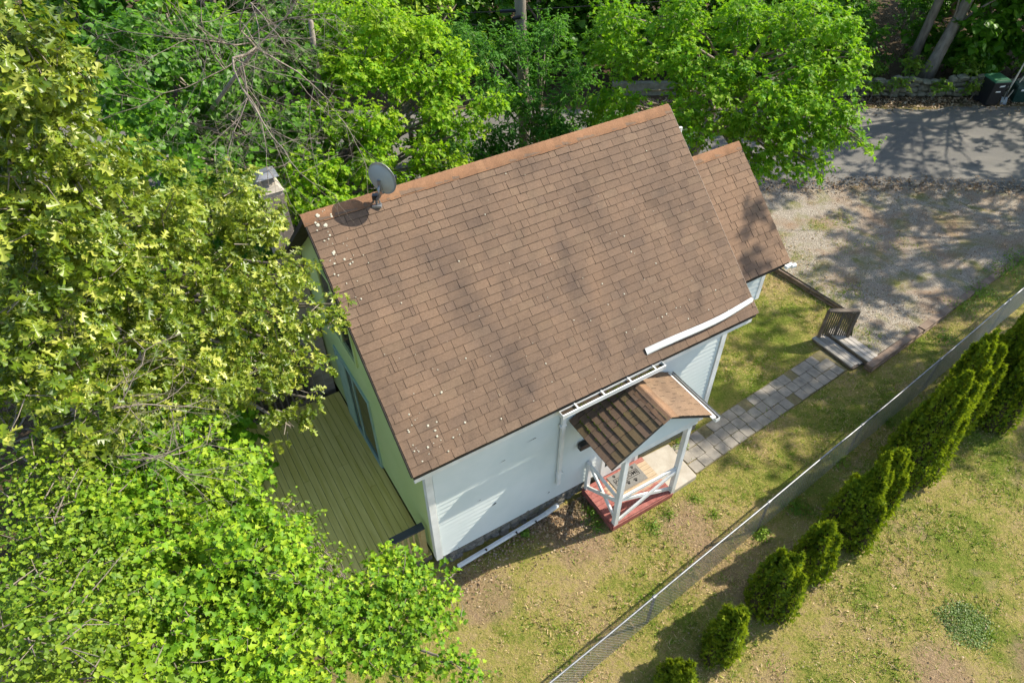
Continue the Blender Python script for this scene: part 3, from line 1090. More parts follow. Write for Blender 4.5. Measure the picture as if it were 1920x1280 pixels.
for i in range(38):
    lich(abs(r.gauss(0.35, 0.42)) - 0.15, abs(r.gauss(0.55, 0.3)) + 0.05, r.choice([0.005, 0.006, 0.008, 0.010, 0.014, 0.019]))
for i in range(40):
    lich(abs(r.gauss(0.1, 0.3)) - 0.2, 3.5 + r.gauss(0, 0.35), r.choice([0.006, 0.008, 0.010, 0.014, 0.017]) if r.random() < 0.9 else 0.03)
for i in range(70):
    lich(r.uniform(-0.2, L + 0.1), r.uniform(0.1, 4.0), r.choice([0.006, 0.007, 0.008, 0.011, 0.014]))
tag(m_.build('lichen', M['lichen'], roof), kind='stuff')

# gutter left on the middle of the eave, with debris and moss
gu = MB()
GA0, GA1 = 2.32, 4.46
def gz(a):
    return 3.475 + 0.03 * (a - GA0) / (GA1 - GA0)
gb0, gb1 = -OV - 0.125, -OV - 0.012
for (x0, x1, y0, y1, za, zb) in ((GA0, GA1, gb0, gb0 + 0.006, -0.09, 0.0), (GA0, GA1, gb0, gb1, -0.094, -0.088), (GA0, GA1, gb1 - 0.006, gb1, -0.09, 0.004)):
    gu.hexa([(x0, y0, gz(x0) + za), (x1, y0, gz(x1) + za), (x1, y1, gz(x1) + za), (x0, y1, gz(x0) + za), (x0, y0, gz(x0) + zb), (x1, y0, gz(x1) + zb), (x1, y1, gz(x1) + zb), (x0, y1, gz(x0) + zb)])
gu.hexa([(GA0, gb0 - 0.012, gz(GA0) - 0.012), (GA1, gb0 - 0.012, gz(GA1) - 0.012), (GA1, gb0 + 0.012, gz(GA1) - 0.012), (GA0, gb0 + 0.012, gz(GA0) - 0.012),
         (GA0, gb0 - 0.012, gz(GA0) + 0.006), (GA1, gb0 - 0.012, gz(GA1) + 0.006), (GA1, gb0 + 0.012, gz(GA1) + 0.006), (GA0, gb0 + 0.012, gz(GA0) + 0.006)])
gu.box(GA0 - 0.008, GA0, gb0 - 0.01, gb1, gz(GA0) - 0.09, gz(GA0) + 0.004)
gu.box(GA1, GA1 + 0.008, gb0 - 0.01, gb1, gz(GA1) - 0.09, gz(GA1) + 0.004)
gutter = gu.build('gutter', M['white'], house)
tag(gutter, 'white open gutter full of dark debris and moss')
for a in (2.62, 3.16, 3.72, 4.26):
    MB().box(a - 0.014, a + 0.014, gb0 - 0.006, gb1 + 0.03, gz(a) + 0.003, gz(a) + 0.014).build('bracket', M['white'], gutter)
MB().box(GA0 + 0.004, GA1 - 0.004, gb0 + 0.008, gb1 - 0.008, 3.40, 3.455).build('debris', M['debris'], gutter)
ms = MB()
r = random.Random(21)
for i in range(160):
    a = r.choice([2.75, 3.35, 3.5, 3.95, 4.1, 4.2, 4.36]) + r.gauss(0, 0.1)
    if not GA0 + 0.03 < a < GA1 - 0.03:
        continue
    b = r.uniform(gb0 + 0.02, gb1 - 0.02)
    q_ = r.uniform(0.008, 0.02)
    ms.add([(a - q_, b, 3.452), (a, b - q_, 3.452), (a + q_, b, 3.452), (a, b + q_, 3.452), (a, b, 3.455 + q_)], [(0, 1, 4), (1, 2, 4), (2, 3, 4), (3, 0, 4)])
tag(ms.build('moss', M['moss'], gutter), kind='stuff')
ms = MB()
for i in range(260):
    k_ = r.randint(1, 6)
    t_ = (k_ * 0.155 - 0.03 + r.gauss(0, 0.012)) / math.hypot(PR_A - PL_A, PR_Z - PE_Z)
    b = -0.15 - abs(r.gauss(0, 0.32))
    if b < PB0 + 0.05 or r.random() < t_ * 0.9:
        continue
    a, zz = PL_A + (PR_A - PL_A) * t_, PE_Z + (PR_Z - PE_Z) * t_ + 0.02
    q_ = r.uniform(0.008, 0.022)
    ms.add([(a - q_, b, zz - 0.01), (a, b - q_, zz), (a + q_, b, zz + 0.01), (a, b + q_, zz), (a - q_ * 0.3, b, zz + q_ * 1.1)], [(0, 1, 4), (1, 2, 4), (2, 3, 4), (3, 0, 4)])
tag(ms.build('moss', M['moss'], porch_roof), kind='stuff')
ds = MB()
ds.bar((2.645, gb0 + 0.06, 3.40), (2.645, -0.062, 3.02), 0.075, 0.055, (1, 0, 0))
ds.bar((2.645, -0.062, 3.04), (2.62, -0.062, 0.86), 0.075, 0.055, (0, 1, 0))
dsp = ds.build('downspout', M['white'], house)
for z in (1.2, 2.6):
    MB().box(2.575, 2.70, -0.094, -0.012, z, z + 0.03).build('strap', M['white'], dsp)

# extension eave gutter end and plumbing vent
q = MB()
q.bar((7.90, 0.13, 3.86), (8.08, 0.13, 3.86), 0.07, 0.06)
eg = q.build('gutter', M['white'], house)
MB().tube([(8.04, 0.11, 3.85), (8.13, 0.09, 3.855)], 0.045, 12).build('gutter_outlet', M['white'], eg)
MB().tube([(6.86, 2.50, 5.2), (6.86, 2.50, 6.02)], 0.032, 12).build('vent_pipe', M['white'], house)

# porch ---------------------------------------------------------------
PF = 0.16
fl = MB().box(3.30, 4.80, -1.04, -0.02, 0.02, PF - 0.026).build('porch_floor', M['oldwood'], house)
nb = 10
bw = 1.02 / nb
bmesh_board = MB().box(3.285, 4.815, 0.003, bw - 0.003, PF - 0.024, PF).mesh('floor_board', M['redfloor'])
for i in range(nb):
    link('floor_board', bmesh_board, fl, (0, -1.04 + i * bw, 0))
MB().box(3.29, 4.81, -1.06, -1.042, 0.0, PF - 0.03).build('fascia_board', M['redfloor'], fl)
MB().box(3.272, 3.288, -1.04, -0.02, 0.0, PF - 0.03).build('fascia_board', M['redfloor'], fl)
P1, P2, PBB = 3.36, 4.80, -1.0
for a in (P1, P2):
    bevel(MB().box(a - 0.05, a + 0.05, PBB - 0.05, PBB + 0.05, 0.0 if a == P1 else 0.1, 2.25).build('porch_post', M['white'], house), 0.006)
bevel(MB().box(P1 - 0.045, P1 + 0.045, -0.10, -0.02, PF, 1.02).build('porch_post', M['white'], house), 0.005)
ra = empty('porch_railing', (0, 0, 0))
ra.parent = house
ra2 = empty('porch_railing', (0, 0, 0))
ra2.parent = house


def rail(parent, nm, p, q_, wd=0.038, ht=0.085):
    bevel(MB().bar(p, q_, wd, ht).build(nm, M['white'], parent), 0.004)


rail(ra, 'top_rail', (P1 + 0.05, PBB, 0.96), (P2 - 0.05, PBB, 0.94))
rail(ra, 'cross_brace', (P1 + 0.05, PBB - 0.021, 0.24), (P2 - 0.05, PBB - 0.021, 0.88))
rail(ra, 'cross_brace', (P1 + 0.05, PBB + 0.021, 0.88), (P2 - 0.05, PBB + 0.021, 0.24))
rail(ra2, 'top_rail', (P1, -0.10, 0.98), (P1, PBB + 0.05, 0.96))
rail(ra2, 'cross_brace', (P1 - 0.021, -0.10, 0.26), (P1 - 0.021, PBB + 0.05, 0.88))
rail(ra2, 'cross_brace', (P1 + 0.021, -0.10, 0.88), (P1 + 0.021, PBB + 0.05, 0.26))
# beam, ceiling and little gable
MB().box(3.02, 4.95, PBB - 0.06, PBB + 0.06, 2.25, 2.40).build('porch_beam', M['white'], house)
MB().box(3.02, 3.12, PBB + 0.06, -0.02, 2.25, 2.40).build('porch_beam', M['white'], house)
MB().box(4.85, 4.95, PBB + 0.06, -0.02, 2.25, 2.40).build('porch_beam', M['white'], house)
MB().box(3.12, 4.85, PBB + 0.06, -0.02, 2.36, 2.385).build('porch_ceiling', M['white'], house)
def pz_at(a):
    return PE_Z + (PR_Z - PE_Z) * (1 - abs(a - PR_A) / (PR_A - PL_A if a < PR_A else PRR_A - PR_A)) - 0.065
gb = MB()
gp = [(2.98, 2.40), (4.99, 2.40), (4.99, pz_at(4.99)), (PR_A, pz_at(PR_A)), (2.98, pz_at(2.98))]
gb.add([(a, PBB - 0.05, z) for a, z in gp] + [(a, PBB + 0.03, z) for a, z in gp], [tuple(range(5)), tuple(range(5, 10))[::-1]] + [(i, 5 + i, 5 + (i + 1) % 5, (i + 1) % 5)[::-1] for i in range(5)])
pg = gb.build('porch_gable', M['siding'], house)
z = 2.40
while z < 3.12:
    zt = z + 0.1
    def half(z_):
        lo, hi = 2.97, 5.0
        while lo < PR_A and pz_at(lo) < z_:
            lo += 0.01
        while hi > PR_A and pz_at(hi) < z_:
            hi -= 0.01
        return lo, hi
    l0, h0 = half(z + 0.01)
    l1, h1 = half(zt + 0.01)
    if h1 - l1 > 0.05:
        c = MB().add([(l0, PBB - 0.051, z), (h0, PBB - 0.051, z), (h0, PBB - 0.067, z), (l0, PBB - 0.067, z), (l1, PBB - 0.051, zt), (h1, PBB - 0.051, zt), (h1, PBB - 0.055, zt), (l1, PBB - 0.055, zt)],
                     [(0, 1, 2, 3), (4, 7, 6, 5), (0, 4, 5, 1), (1, 5, 6, 2), (2, 6, 7, 3), (3, 7, 4, 0)])
        c.build('clapboard', M['siding'], pg)
    z += 0.1
# rake trims, right gutter
def rake(aE):
    m2 = MB()
    dz = -0.075
    m2.bar((aE, PBB - 0.12, PE_Z + dz - 0.01), (PR_A, PBB - 0.12, PR_Z + dz - 0.01), 0.02, 0.09)
    m2.build('rake_board', M['white'], pg)
rake(PL_A + 0.02)
rake(PRR_A - 0.02)
q = MB()
q.box(PRR_A + 0.005, PRR_A + 0.012, PB0 - 0.09, -0.04, 2.49, 2.575)
q.box(PRR_A + 0.012, PRR_A + 0.095, PB0 - 0.09, -0.04, 2.49, 2.497)
q.box(PRR_A + 0.095, PRR_A + 0.102, PB0 - 0.09, -0.04, 2.49, 2.58)
q.box(PRR_A + 0.012, PRR_A + 0.095, PB0 - 0.09, PB0 - 0.083, 2.497, 2.575)
pgut = q.build('porch_gutter', M['white'], house)
MB().box(PRR_A + 0.103, PRR_A + 0.125, PB0 - 0.085, -0.04, 2.52, 2.585).build('gutter_lip', M['charcoal'], pgut)
MB().box(PRR_A + 0.014, PRR_A + 0.093, PB0 - 0.08, -0.05, 2.50, 2.545).build('debris', M['debris'], pgut)
MB().box(PRR_A - 0.085, PRR_A + 0.004, PB0 - 0.075, -0.05, 2.615, 2.632).build('drip_edge', M['white'], pgut)
# front door
dr = MB()
dr.box(3.72, 3.80, -0.03, 0.0, PF, 2.26)
dr.box(4.62, 4.70, -0.03, 0.0, PF, 2.26)
dr.box(3.80, 4.62, -0.032, 0.0, 2.18, 2.26)
dr.box(3.80, 4.62, -0.012, 0.0, PF, 0.5)
front_door = dr.build('front_door', M['white'], house)
MB().box(3.80, 4.62, -0.016, -0.010, 0.5, 2.18).build('pane', M['glass'], front_door)
MB().tube([(4.55, -0.03, 1.1), (4.55, -0.06, 1.1), (4.47, -0.06, 1.1)], 0.01, 6).build('handle', M['metal'], front_door)
# dark box by the door
bx = MB().box(3.04, 3.30, -0.13, -0.02, 1.66, 1.80)
bxo = bevel(bx.build('wall_box', M['blackplastic']), 0.01)
bxo.location = (OX, OY, 0)
bxo.rotation_euler = (0, 0, PSI)
tag(bxo, 'small black box fixed on white wall left of front door', 'box')

# concrete slab at the porch side
q = MB().prism([(4.83, -1.02), (5.52, -0.98), (5.56, -0.03), (4.83, -0.01)], -0.1, 0.115)
slab_o = bevel(q.build('concrete_step', M['concrete']), 0.012)
slab_o.location = (OX, OY, 0)
slab_o.rotation_euler = (0, 0, PSI)
tag(slab_o, 'flat concrete step slab at right side of the porch', 'step')

# door mat
mt = MB().box(-0.37, 0.37, -0.22, 0.22, 0.0, 0.014)
mat_o = bevel(mt.build('door_mat', M['mat']), 0.004)
mat_o.location = H(4.22, -0.30, PF + 0.001)
mat_o.rotation_euler = (0, 0, PSI)
tag(mat_o, 'grey welcome mat with paw prints on the porch floor', 'door mat')
fc = bpy.data.curves.new('lettering', 'FONT')
fc.body = 'WELCOME'
fc.size = 0.125
fc.align_x = 'CENTER'
fc.align_y = 'CENTER'
fc.extrude = 0.0008
fc.offset = 0.0005
fc.materials.append(M['ink'])
tmp_ = bpy.data.objects.new('lettering', fc)
lm_ = bpy.data.meshes.new_from_object(tmp_)
bpy.data.objects.remove(tmp_)
link('lettering', lm_, mat_o, (0, 0.03, 0.0155))
fr = MB()
for (x0, x1, y0, y1) in ((-0.30, 0.30, 0.095, 0.105), (-0.30, 0.30, -0.045, -0.035), (-0.30, -0.29, -0.035, 0.095), (0.29, 0.30, -0.035, 0.095)):
    fr.box(x0, x1, y0, y1, 0.0145, 0.016)
fr.build('printed_frame', M['ink'], mat_o)
pw = MB()
for cx, cyy, s_ in ((-0.05, -0.12, 1.0), (0.12, -0.14, 1.0), (-0.22, 0.155, 0.8), (0.24, 0.15, 0.8)):
    for dx, dy, q_ in ((0, 0, 0.028), (-0.034, 0.03, 0.012), (-0.012, 0.044, 0.012), (0.012, 0.044, 0.012), (0.034, 0.03, 0.012)):
        pts = [(cx + s_ * (dx + q_ * math.cos(t_)), cyy + s_ * (dy + q_ * math.sin(t_))) for t_ in (i * math.pi / 5 for i in range(10))]
        pw.prism(pts, 0.0145, 0.016)
pw.build('paw_prints', M['ink'], mat_o)

# detached white fascia strip lying on the roof
n_ = 22
vv, ff = [], []
for i in range(n_ + 1):
    t = i / n_
    a = 4.20 + 2.53 * t
    base = 0.155 + 0.05 * t - 0.035 * math.sin(math.pi * t) + 0.012 * math.sin(7 * t)
    wd = 0.12 - 0.03 * t + 0.0 * math.sin(math.pi * t)
    lift = 0.035 + 0.07 * math.sin(math.pi * t)
    tilt = 0.03 + 0.05 * t
    for (ss, nn) in ((base, lift), (base + wd * 0.5, lift + tilt * 0.4), (base + wd, 0.03 + tilt * 0.3)):
        vv.append(roofpt(a, ss, nn))
    for (ss, nn) in ((base, lift - 0.006), (base + wd * 0.5, lift + tilt * 0.4 - 0.006), (base + wd, 0.024 + tilt * 0.3)):
        vv.append(roofpt(a, ss, nn))
for i in range(n_):
    k = 6 * i
    for j in range(2):
        ff.append((k + j, k + 6 + j, k + 7 + j, k + 1 + j)[::-1])
        ff.append((k + 3 + j, k + 9 + j, k + 10 + j, k + 4 + j))
    ff.append((k, k + 6, k + 9, k + 3))
    ff.append((k + 2, k + 8, k + 11, k + 5))
st = MB().add(vv, ff).build('fascia_strip', M['white'], smooth=True)
st.location = (OX, OY, 0)
st.rotation_euler = (0, 0, PSI)
tag(st, 'loose white trim strip lying bent along the roof edge', 'trim strip')

# fallen downspout on the ground
fd = empty('fallen_downspout', H(0.3, -0.17, 0), PSI)
tag(fd, 'long white downspout lying on the ground along the foundation', 'downspout')
bevel(MB().bar((0.02, 0, 0.06), (2.02, 0.06, 0.12), 0.085, 0.06).build('pipe', M['white'], fd), 0.012)
bevel(MB().bar((2.0, 0.06, 0.115), (2.36, 0.10, 0.135), 0.10, 0.075).build('elbow', M['white'], fd), 0.02)
for xx in (0.62, 1.3, 1.75):
    MB().box(xx, xx + 0.03, -0.03, 0.02, 0.095 + 0.03 * xx, 0.10 + 0.03 * xx + 0.006).build('dirt_spot', M['debris'], fd)

# satellite dish -------------------------------------------------------
dc = H(0.905, 2.545, 6.73)
F = Vector((0.42, 0.90, 0.05)).normalized()
sx_ = F.cross(Vector((0, 0, 1))).normalized()
sy_ = sx_.cross(F)
base = H(*roofpt(0.82, STOT - 0.2, 0.02))
sd_ = empty('satellite_dish', base)
tag(sd_, 'grey round satellite dish mounted near left end of the ridge', 'satellite dish')


def rel(p):
    return Vector(p) - base


vv, ff = [], []
rings, seg = 7, 40
for side in (0, 1):
    for i in range(rings + 1):
        rr = i / rings
        dep = 0.075 * (rr * rr - 1) - (0.006 if side else 0.0)
        for j in range(seg):
            t = 2 * math.pi * j / seg
            vv.append(rel(dc + F * (dep + 0.03) + sx_ * (0.235 * rr * math.cos(t)) + sy_ * (0.262 * rr * math.sin(t))))
    o_ = side * (rings + 1) * seg
    for i in range(rings):
        for j in range(seg):
            q_ = (o_ + i * seg + j, o_ + i * seg + (j + 1) % seg, o_ + (i + 1) * seg + (j + 1) % seg, o_ + (i + 1) * seg + j)
            ff.append(q_ if side else q_[::-1])
k = (rings + 1) * seg
for j in range(seg):
    a_ = rings * seg + j
    b_ = rings * seg + (j + 1) % seg
    ff.append((a_, b_, k + b_, k + a_))
MB().add(vv, ff).build('reflector', M['dish'], sd_, smooth=True)
MB().tube([rel(dc + F * 0.03 + sx_ * 0.236 * math.cos(t) + sy_ * 0.263 * math.sin(t)) for t in (2 * math.pi * i / 40 for i in range(41))], 0.006, 5, cap=False).build('rim', M['metal'], sd_)
bk = dc - F * 0.06 - sy_ * 0.07
MB().bar(rel(bk + sy_ * 0.09), rel(bk - sy_ * 0.1), 0.05, 0.035, F).build('back_bracket', M['metal'], sd_)
MB().tube([rel(bk), rel(bk - F * 0.05 - sy_ * 0.05), rel(bk - F * 0.06 - sy_ * 0.16), (0.0, 0.0, 0.10), (0, 0, 0.0)], [0.022] * 5, 8).build('mast', M['metal'], sd_, smooth=True)
MB().box(-0.07, 0.07, -0.05, 0.05, -0.02, 0.015).build('foot_plate', M['metal'], sd_)
MB().tube([(0.05, 0.02, 0.02), (0.03, 0.0, 0.17)], 0.012, 6).tube([(-0.06, 0.03, 0.02), (-0.02, 0.0, 0.18)], 0.012, 6).build('strut', M['metal'], sd_)
arm0 = rel(dc - sy_ * 0.24 - F * 0.02)
arm1 = rel(dc - sy_ * 0.16 + F * 0.32)
MB().tube([arm0, arm1], 0.012, 6).build('feed_arm', M['metal'], sd_)
MB().box(-0.04, 0.04, -0.03, 0.03, -0.03, 0.03).build('receiver', M['blackplastic'], sd_).location = arm1
MB().box(-0.05, 0.04, -0.045, 0.035, 0.12, 0.20).build('clamp', M['blackplastic'], sd_)

# ------------------------------------------------------------------ deck
dk = empty('deck', H(0, 0, 0), PSI)
tag(dk, 'treated wood deck along the shaded gable wall', 'deck')
DA0, DA1, DB0, DB1, DZ = -2.52, -0.006, 0.22, 5.02, 0.25
fr = MB()
fr.box(DA0 + 0.02, DA0 + 0.06, DB0 + 0.02, DB1 - 0.02, 0.02, DZ - 0.03)
fr.box(DA0 + 0.06, DA1, DB0 + 0.02, DB0 + 0.06, 0.02, DZ - 0.03)
fr.box(DA0 + 0.06, DA1, DB1 - 0.06, DB1 - 0.02, 0.02, DZ - 0.03)
for i in range(1, 6):
    fr.box(DA0 + 0.06, DA1, DB0 + i * 0.8, DB0 + i * 0.8 + 0.04, 0.02, DZ - 0.03)
fr.build('frame', M['oldwood'], dk)
bw = 0.14
nb = int((DA1 - DA0) / bw)
rr_ = random.Random(4)
for i in range(nb):
    cut = rr_.choice([2.2, 3.0, 3.8, None, None])
    spans = [(DB0, DB1)] if cut is None else [(DB0, cut - 0.003), (cut + 0.003, DB1)]
    for s0, s1 in spans:
        o = MB().box(-bw / 2 + 0.004, bw / 2 - 0.004, s0, s1, DZ - 0.028, DZ).build('deck_board', M['deck'], dk)
        o.location = (DA1 - bw / 2 - i * bw, 0, rr_.uniform(-0.002, 0.002))


def railing(parent, p, q_, cap_mat, wood_mat, post_ends=(1, 1), h=0.90, cap=0.14, n_bal=None):
    p, q_ = Vector(p), Vector(q_)
    d = (q_ - p)
    ln = d.length
    d.normalize()
    rl = empty('railing', (0, 0, 0))
    rl.parent = parent
    up = Vector((0, 0, 1))
    bevel(MB().bar(p + up * h, q_ + up * h, cap, 0.035).build('cap_rail', cap_mat, rl), 0.004)
    MB().bar(p + up * (h - 0.07), q_ + up * (h - 0.07), 0.038, 0.085).build('top_rail', wood_mat, rl)
    MB().bar(p + up * 0.1, q_ + up * 0.1, 0.038, 0.085).build('bottom_rail', wood_mat, rl)
    for t, on in ((0, post_ends[0]), (1, post_ends[1])):
        if on:
            c = p.lerp(q_, t) + d * (0.045 if t == 0 else -0.045)
            MB().bar(c, c + up * (h - 0.02), 0.089, 0.089, d).build('post', wood_mat, rl)
    nb_ = n_bal or int(ln / 0.13)
    for i in range(1, nb_):
        c = p.lerp(q_, i / nb_)
        MB().bar(c + up * 0.06, c + up * (h - 0.06), 0.034, 0.034, d).build('baluster', wood_mat, rl)
    return rl


railing(dk, (-0.70, 0.30, DZ), (-0.06, 0.30, DZ), M['charcoal'], M['deckrail'], (1, 1), 0.90, 0.15, 6)
railing(dk, (-2.45, 5.0, DZ), (-0.5, 5.0, DZ), M['oldwood'], M['oldwood'], (1, 1), 0.9, 0.12)

# ------------------------------------------------------------------ paver path
bed = MB()
bed.prism([(5.58, -0.90), (10.80, -0.50), (10.84, 0.32), (5.62, -0.06)], -0.2, 0.008)
M['bed'] = simple('path_sand', (0.15, 0.12, 0.07), (0.22, 0.2, 0.10), 14, 0.95, 0.1, bmp=0.5)
bed_o = bed.build('paver_path', M['bed'])
bed_o.location = (OX, OY, 0)
bed_o.rotation_euler = (0, 0, PSI)
tag(bed_o, 'path of square grey pavers leading from porch to the wooden steps', 'path', kind='structure')
r = random.Random(17)
pm = []
for s_ in range(5):
    m_ = MB()
    cor = [(-0.141, -0.141), (-0.10, -0.146), (0.10, -0.145), (0.141, -0.141), (0.146, -0.1), (0.145, 0.1), (0.141, 0.141), (0.1, 0.145), (-0.1, 0.146), (-0.141, 0.141), (-0.146, 0.1), (-0.145, -0.1)]
    m_.prism([(x * r.uniform(0.97, 1.02), y * r.uniform(0.97, 1.02)) for x, y in cor], -0.05, 0.012)
    pm.append(m_.mesh('paver', M['paver']))
for i in range(19):
    for j in range(3):
        if (i, j) in ((0, 2), (3, 2), (8, 2), (9, 2), (14, 2), (18, 2), (12, 0)) and r.random() < 0.7:
            continue
        a = 5.74 + i * 0.268 + r.uniform(-0.008, 0.008)
        b = -0.745 + j * 0.268 + 0.076 * (a - 5.74) + r.uniform(-0.008, 0.008)
        o = link('paver', r.choice(pm), bed_o, (a, b, 0.012 + r.uniform(-0.004, 0.006)), (r.uniform(-0.02, 0.02), r.uniform(-0.02, 0.02), r.choice([0, 1, 2, 3]) * math.pi / 2 + 0.076 + r.uniform(-0.04, 0.04)))
        o.scale = (0.875, 0.875, 1)

# ------------------------------------------------------------------ wooden steps with a railing
sp = empty('wooden_steps', H(11.2, 0.0, 0), PSI)
tag(sp, 'short weathered wooden steps between paver path and gravel pad', 'steps')
rr_ = random.Random(2)
for lvl, (a0, n_p, z1, b0, b1) in enumerate(((-0.34, 3, 0.09, -0.55, 0.66), (0.06, 3, 0.185, -0.66, 0.60))):
    for k in range(n_p):
        o = MB().box(-0.06, 0.06, b0, b1, -0.034, 0.0).build('tread_plank', M['greywood'], sp)
        o.location = (a0 + 0.065 + k * 0.128, rr_.uniform(-0.02, 0.02), z1)
        bevel(o, 0.005)
    MB().box(a0 + 0.01, a0 + 0.04, b0 + 0.02, b1 - 0.02, 0.0, z1 - 0.04).build('riser', M['oldwood'], sp)
MB().box(-0.3, 0.42, -0.57, -0.53, 0.0, 0.05).build('stringer', M['oldwood'], sp)
MB().box(-0.3, 0.42, 0.53, 0.57, 0.0, 0.05).build('stringer', M['oldwood'], sp)
rl = empty('railing')
rl.parent = sp
q0, q1 = Vector((-0.16, 0.62, 0.10)), Vector((0.36, 0.20, 0.19))
upv = Vector((0, 0, 1))
MB().bar(q0 + upv * 0.86, q1 + upv * 0.84, 0.12, 0.035).build('cap_rail', M['oldwood'], rl)
for t in (0.0, 0.52, 1.0):
    c = q0.lerp(q1, t)
    MB().bar(c - upv * 0.1, c + upv * 0.84, 0.07 if t != 0.52 else 0.05, 0.07 if t != 0.52 else 0.05, (q1 - q0).normalized()).build('post', M['timber'] if t == 0 else M['oldwood'], rl)
for i in range(13):
    t = (i + 0.5) / 13
    if abs(t - 0.52) < 0.03:
        continue
    c = q0.lerp(q1, t)
    MB().bar(c + upv * 0.02, c + upv * 0.83, 0.022, 0.03, (q1 - q0).normalized()).build('baluster', M['oldwood'], rl)

# ------------------------------------------------------------------ retaining timbers
def timbers(name, pts, label, n_list, hgt=0.33, wd=0.19):
    e = empty(name, pts[0])
    tag(e, label, 'timber edging')
    rr = random.Random(len(label))
    for (p, q_), n_ in zip(zip(pts[:-1], pts[1:]), n_list):
        p, q_ = Vector(p), Vector(q_)
        for i in range(n_):
            a_, b_ = p.lerp(q_, i / n_), p.lerp(q_, (i + 1) / n_)
            for lv in range(2):
                z0 = hgt * (lv + 0.5) / 2 - 0.005
                off = rr.uniform(-0.012, 0.012)
                d = (b_ - a_).normalized()
                o = MB().bar((0, 0, 0), (0, (b_ - a_).length - 0.01, 0), wd - 0.02 * lv, hgt / 2 - 0.006).build('timber', M['timber'], e)
                o.location = a_ - pts[0] + Vector((off, off, z0)) + Vector((0, 0, a_.z))
                o.rotation_euler = (0, 0, math.atan2(d.y, d.x) - math.pi / 2 + rr.uniform(-0.01, 0.01))
                bevel(o, 0.012)
    return e


timbers('timber_edging', [H(12.2, 3.35), H(12.42, 0.66)], 'mossy stacked timbers edging the pad behind the step railing', [2], 0.15, 0.10)
timbers('timber_edging', [H(11.18, -0.76), H(13.4, -0.58), H(16.3, -0.33), H(19.4, -0.06)], 'long line of old timbers edging the pad along the fence side', [1, 1, 1], 0.19, 0.20)

# ------------------------------------------------------------------ chain link fence
FX, FY, FPH = 2.3735, 5.468, 0.64981
FD = Vector((math.cos(FPH), math.sin(FPH), 0))
fence = empty('chain_link_fence', (FX, FY, 0))
tag(fence, 'long grey chain link fence crossing the lawn', 'fence')
s_lo, s_hi = -5.5, 19.5
FH = 0.965


def ftop(s):
    return FH + 0.22 * float(sstep((s - 7.5) / 6.0)) + 0.012 * math.sin(s * 1.7)


def fgz(s):
    p = Vector((FX, FY, 0)) + FD * s
    return float(groundz(np.array(p.x), np.array(p.y)))


pts = [FD * s + Vector((0, 0, ftop(s))) for s in np.arange(s_lo, s_hi + 0.01, 0.5)]
MB().tube(pts, 0.018, 8).build('top_rail', M['metal'], fence, smooth=True)
for i in range(-2, 7):
    s = i * 3.05
    b = fgz(s)
    po = MB().tube([FD * s + Vector((0.0, 0, b - 0.1)), FD * s + Vector((0, 0, ftop(s) - 0.01))], 0.025, 8).build('fence_post', M['postmetal'], fence, smooth=True)
    MB().tube([FD * (s - 0.04) + Vector((0, 0, ftop(s))), FD * (s + 0.04) + Vector((0, 0, ftop(s)))], 0.03, 8).build('rail_clamp', M['metal'], po)
wm = MB()
pit = 0.062
side = Vector((-FD.y, FD.x, 0))
k = s_lo
wr = 0.0026
off_ = side * 0.024
while k < s_hi:
    for sg in (1, -1):
        s0 = k if sg > 0 else k + 1.0
        zb = fgz(k) + 0.02
        hgt = ftop(k) + 0.035 - zb
        s1 = s0 + sg * hgt * 0.62
        p_ = FD * s0 - off_ + Vector((0, 0, zb))
        q_ = FD * s1 - off_ + Vector((0, 0, zb + hgt))
        d = (q_ - p_).normalized()
        x_ = d.cross(side).normalized() * wr
        y_ = side * wr
        wm.add([p_ + x_, p_ - x_ * 0.5 + y_, p_ - x_ * 0.5 - y_, q_ + x_, q_ - x_ * 0.5 + y_, q_ - x_ * 0.5 - y_], [(0, 1, 4, 3), (1, 2, 5, 4), (2, 0, 3, 5)])
    k += pit
tag(wm.build('chain_mesh', M['wire'], fence), kind='stuff')

# ------------------------------------------------------------------ far side: stone wall, bins, sticks, pole, cable
sw = empty('stone_wall', (16, 26.6, 0))
tag(sw, 'low mossy stone wall along the far side of the road', 'wall')
r = random.Random(77)
swm = [stone_mesh('stone', 1, 1, 1, 90 + i, M['mossstone']) for i in range(7)]
MB().box(-12, 16, 0.04, 0.3, 0, 0.62).build('wall_core', M['mossstone'], sw)
x = -8.6
while x < 6.5:
    z = 0.10
    wd = r.uniform(0.26, 0.52)
    while z < 0.70:
        hgt = r.uniform(0.15, 0.25)
        o = link('stone', r.choice(swm), sw, (x + wd / 2, 0.0 + r.uniform(-0.05, 0.03) + 0.06 * (x - 1) / 6, z + hgt / 2))
        o.scale = (wd * 1.06, r.uniform(0.28, 0.4), hgt * 1.12)
        o.rotation_euler = (r.uniform(-0.1, 0.1), r.uniform(-0.12, 0.12), r.uniform(-0.15, 0.15))
        z += hgt
    x += wd


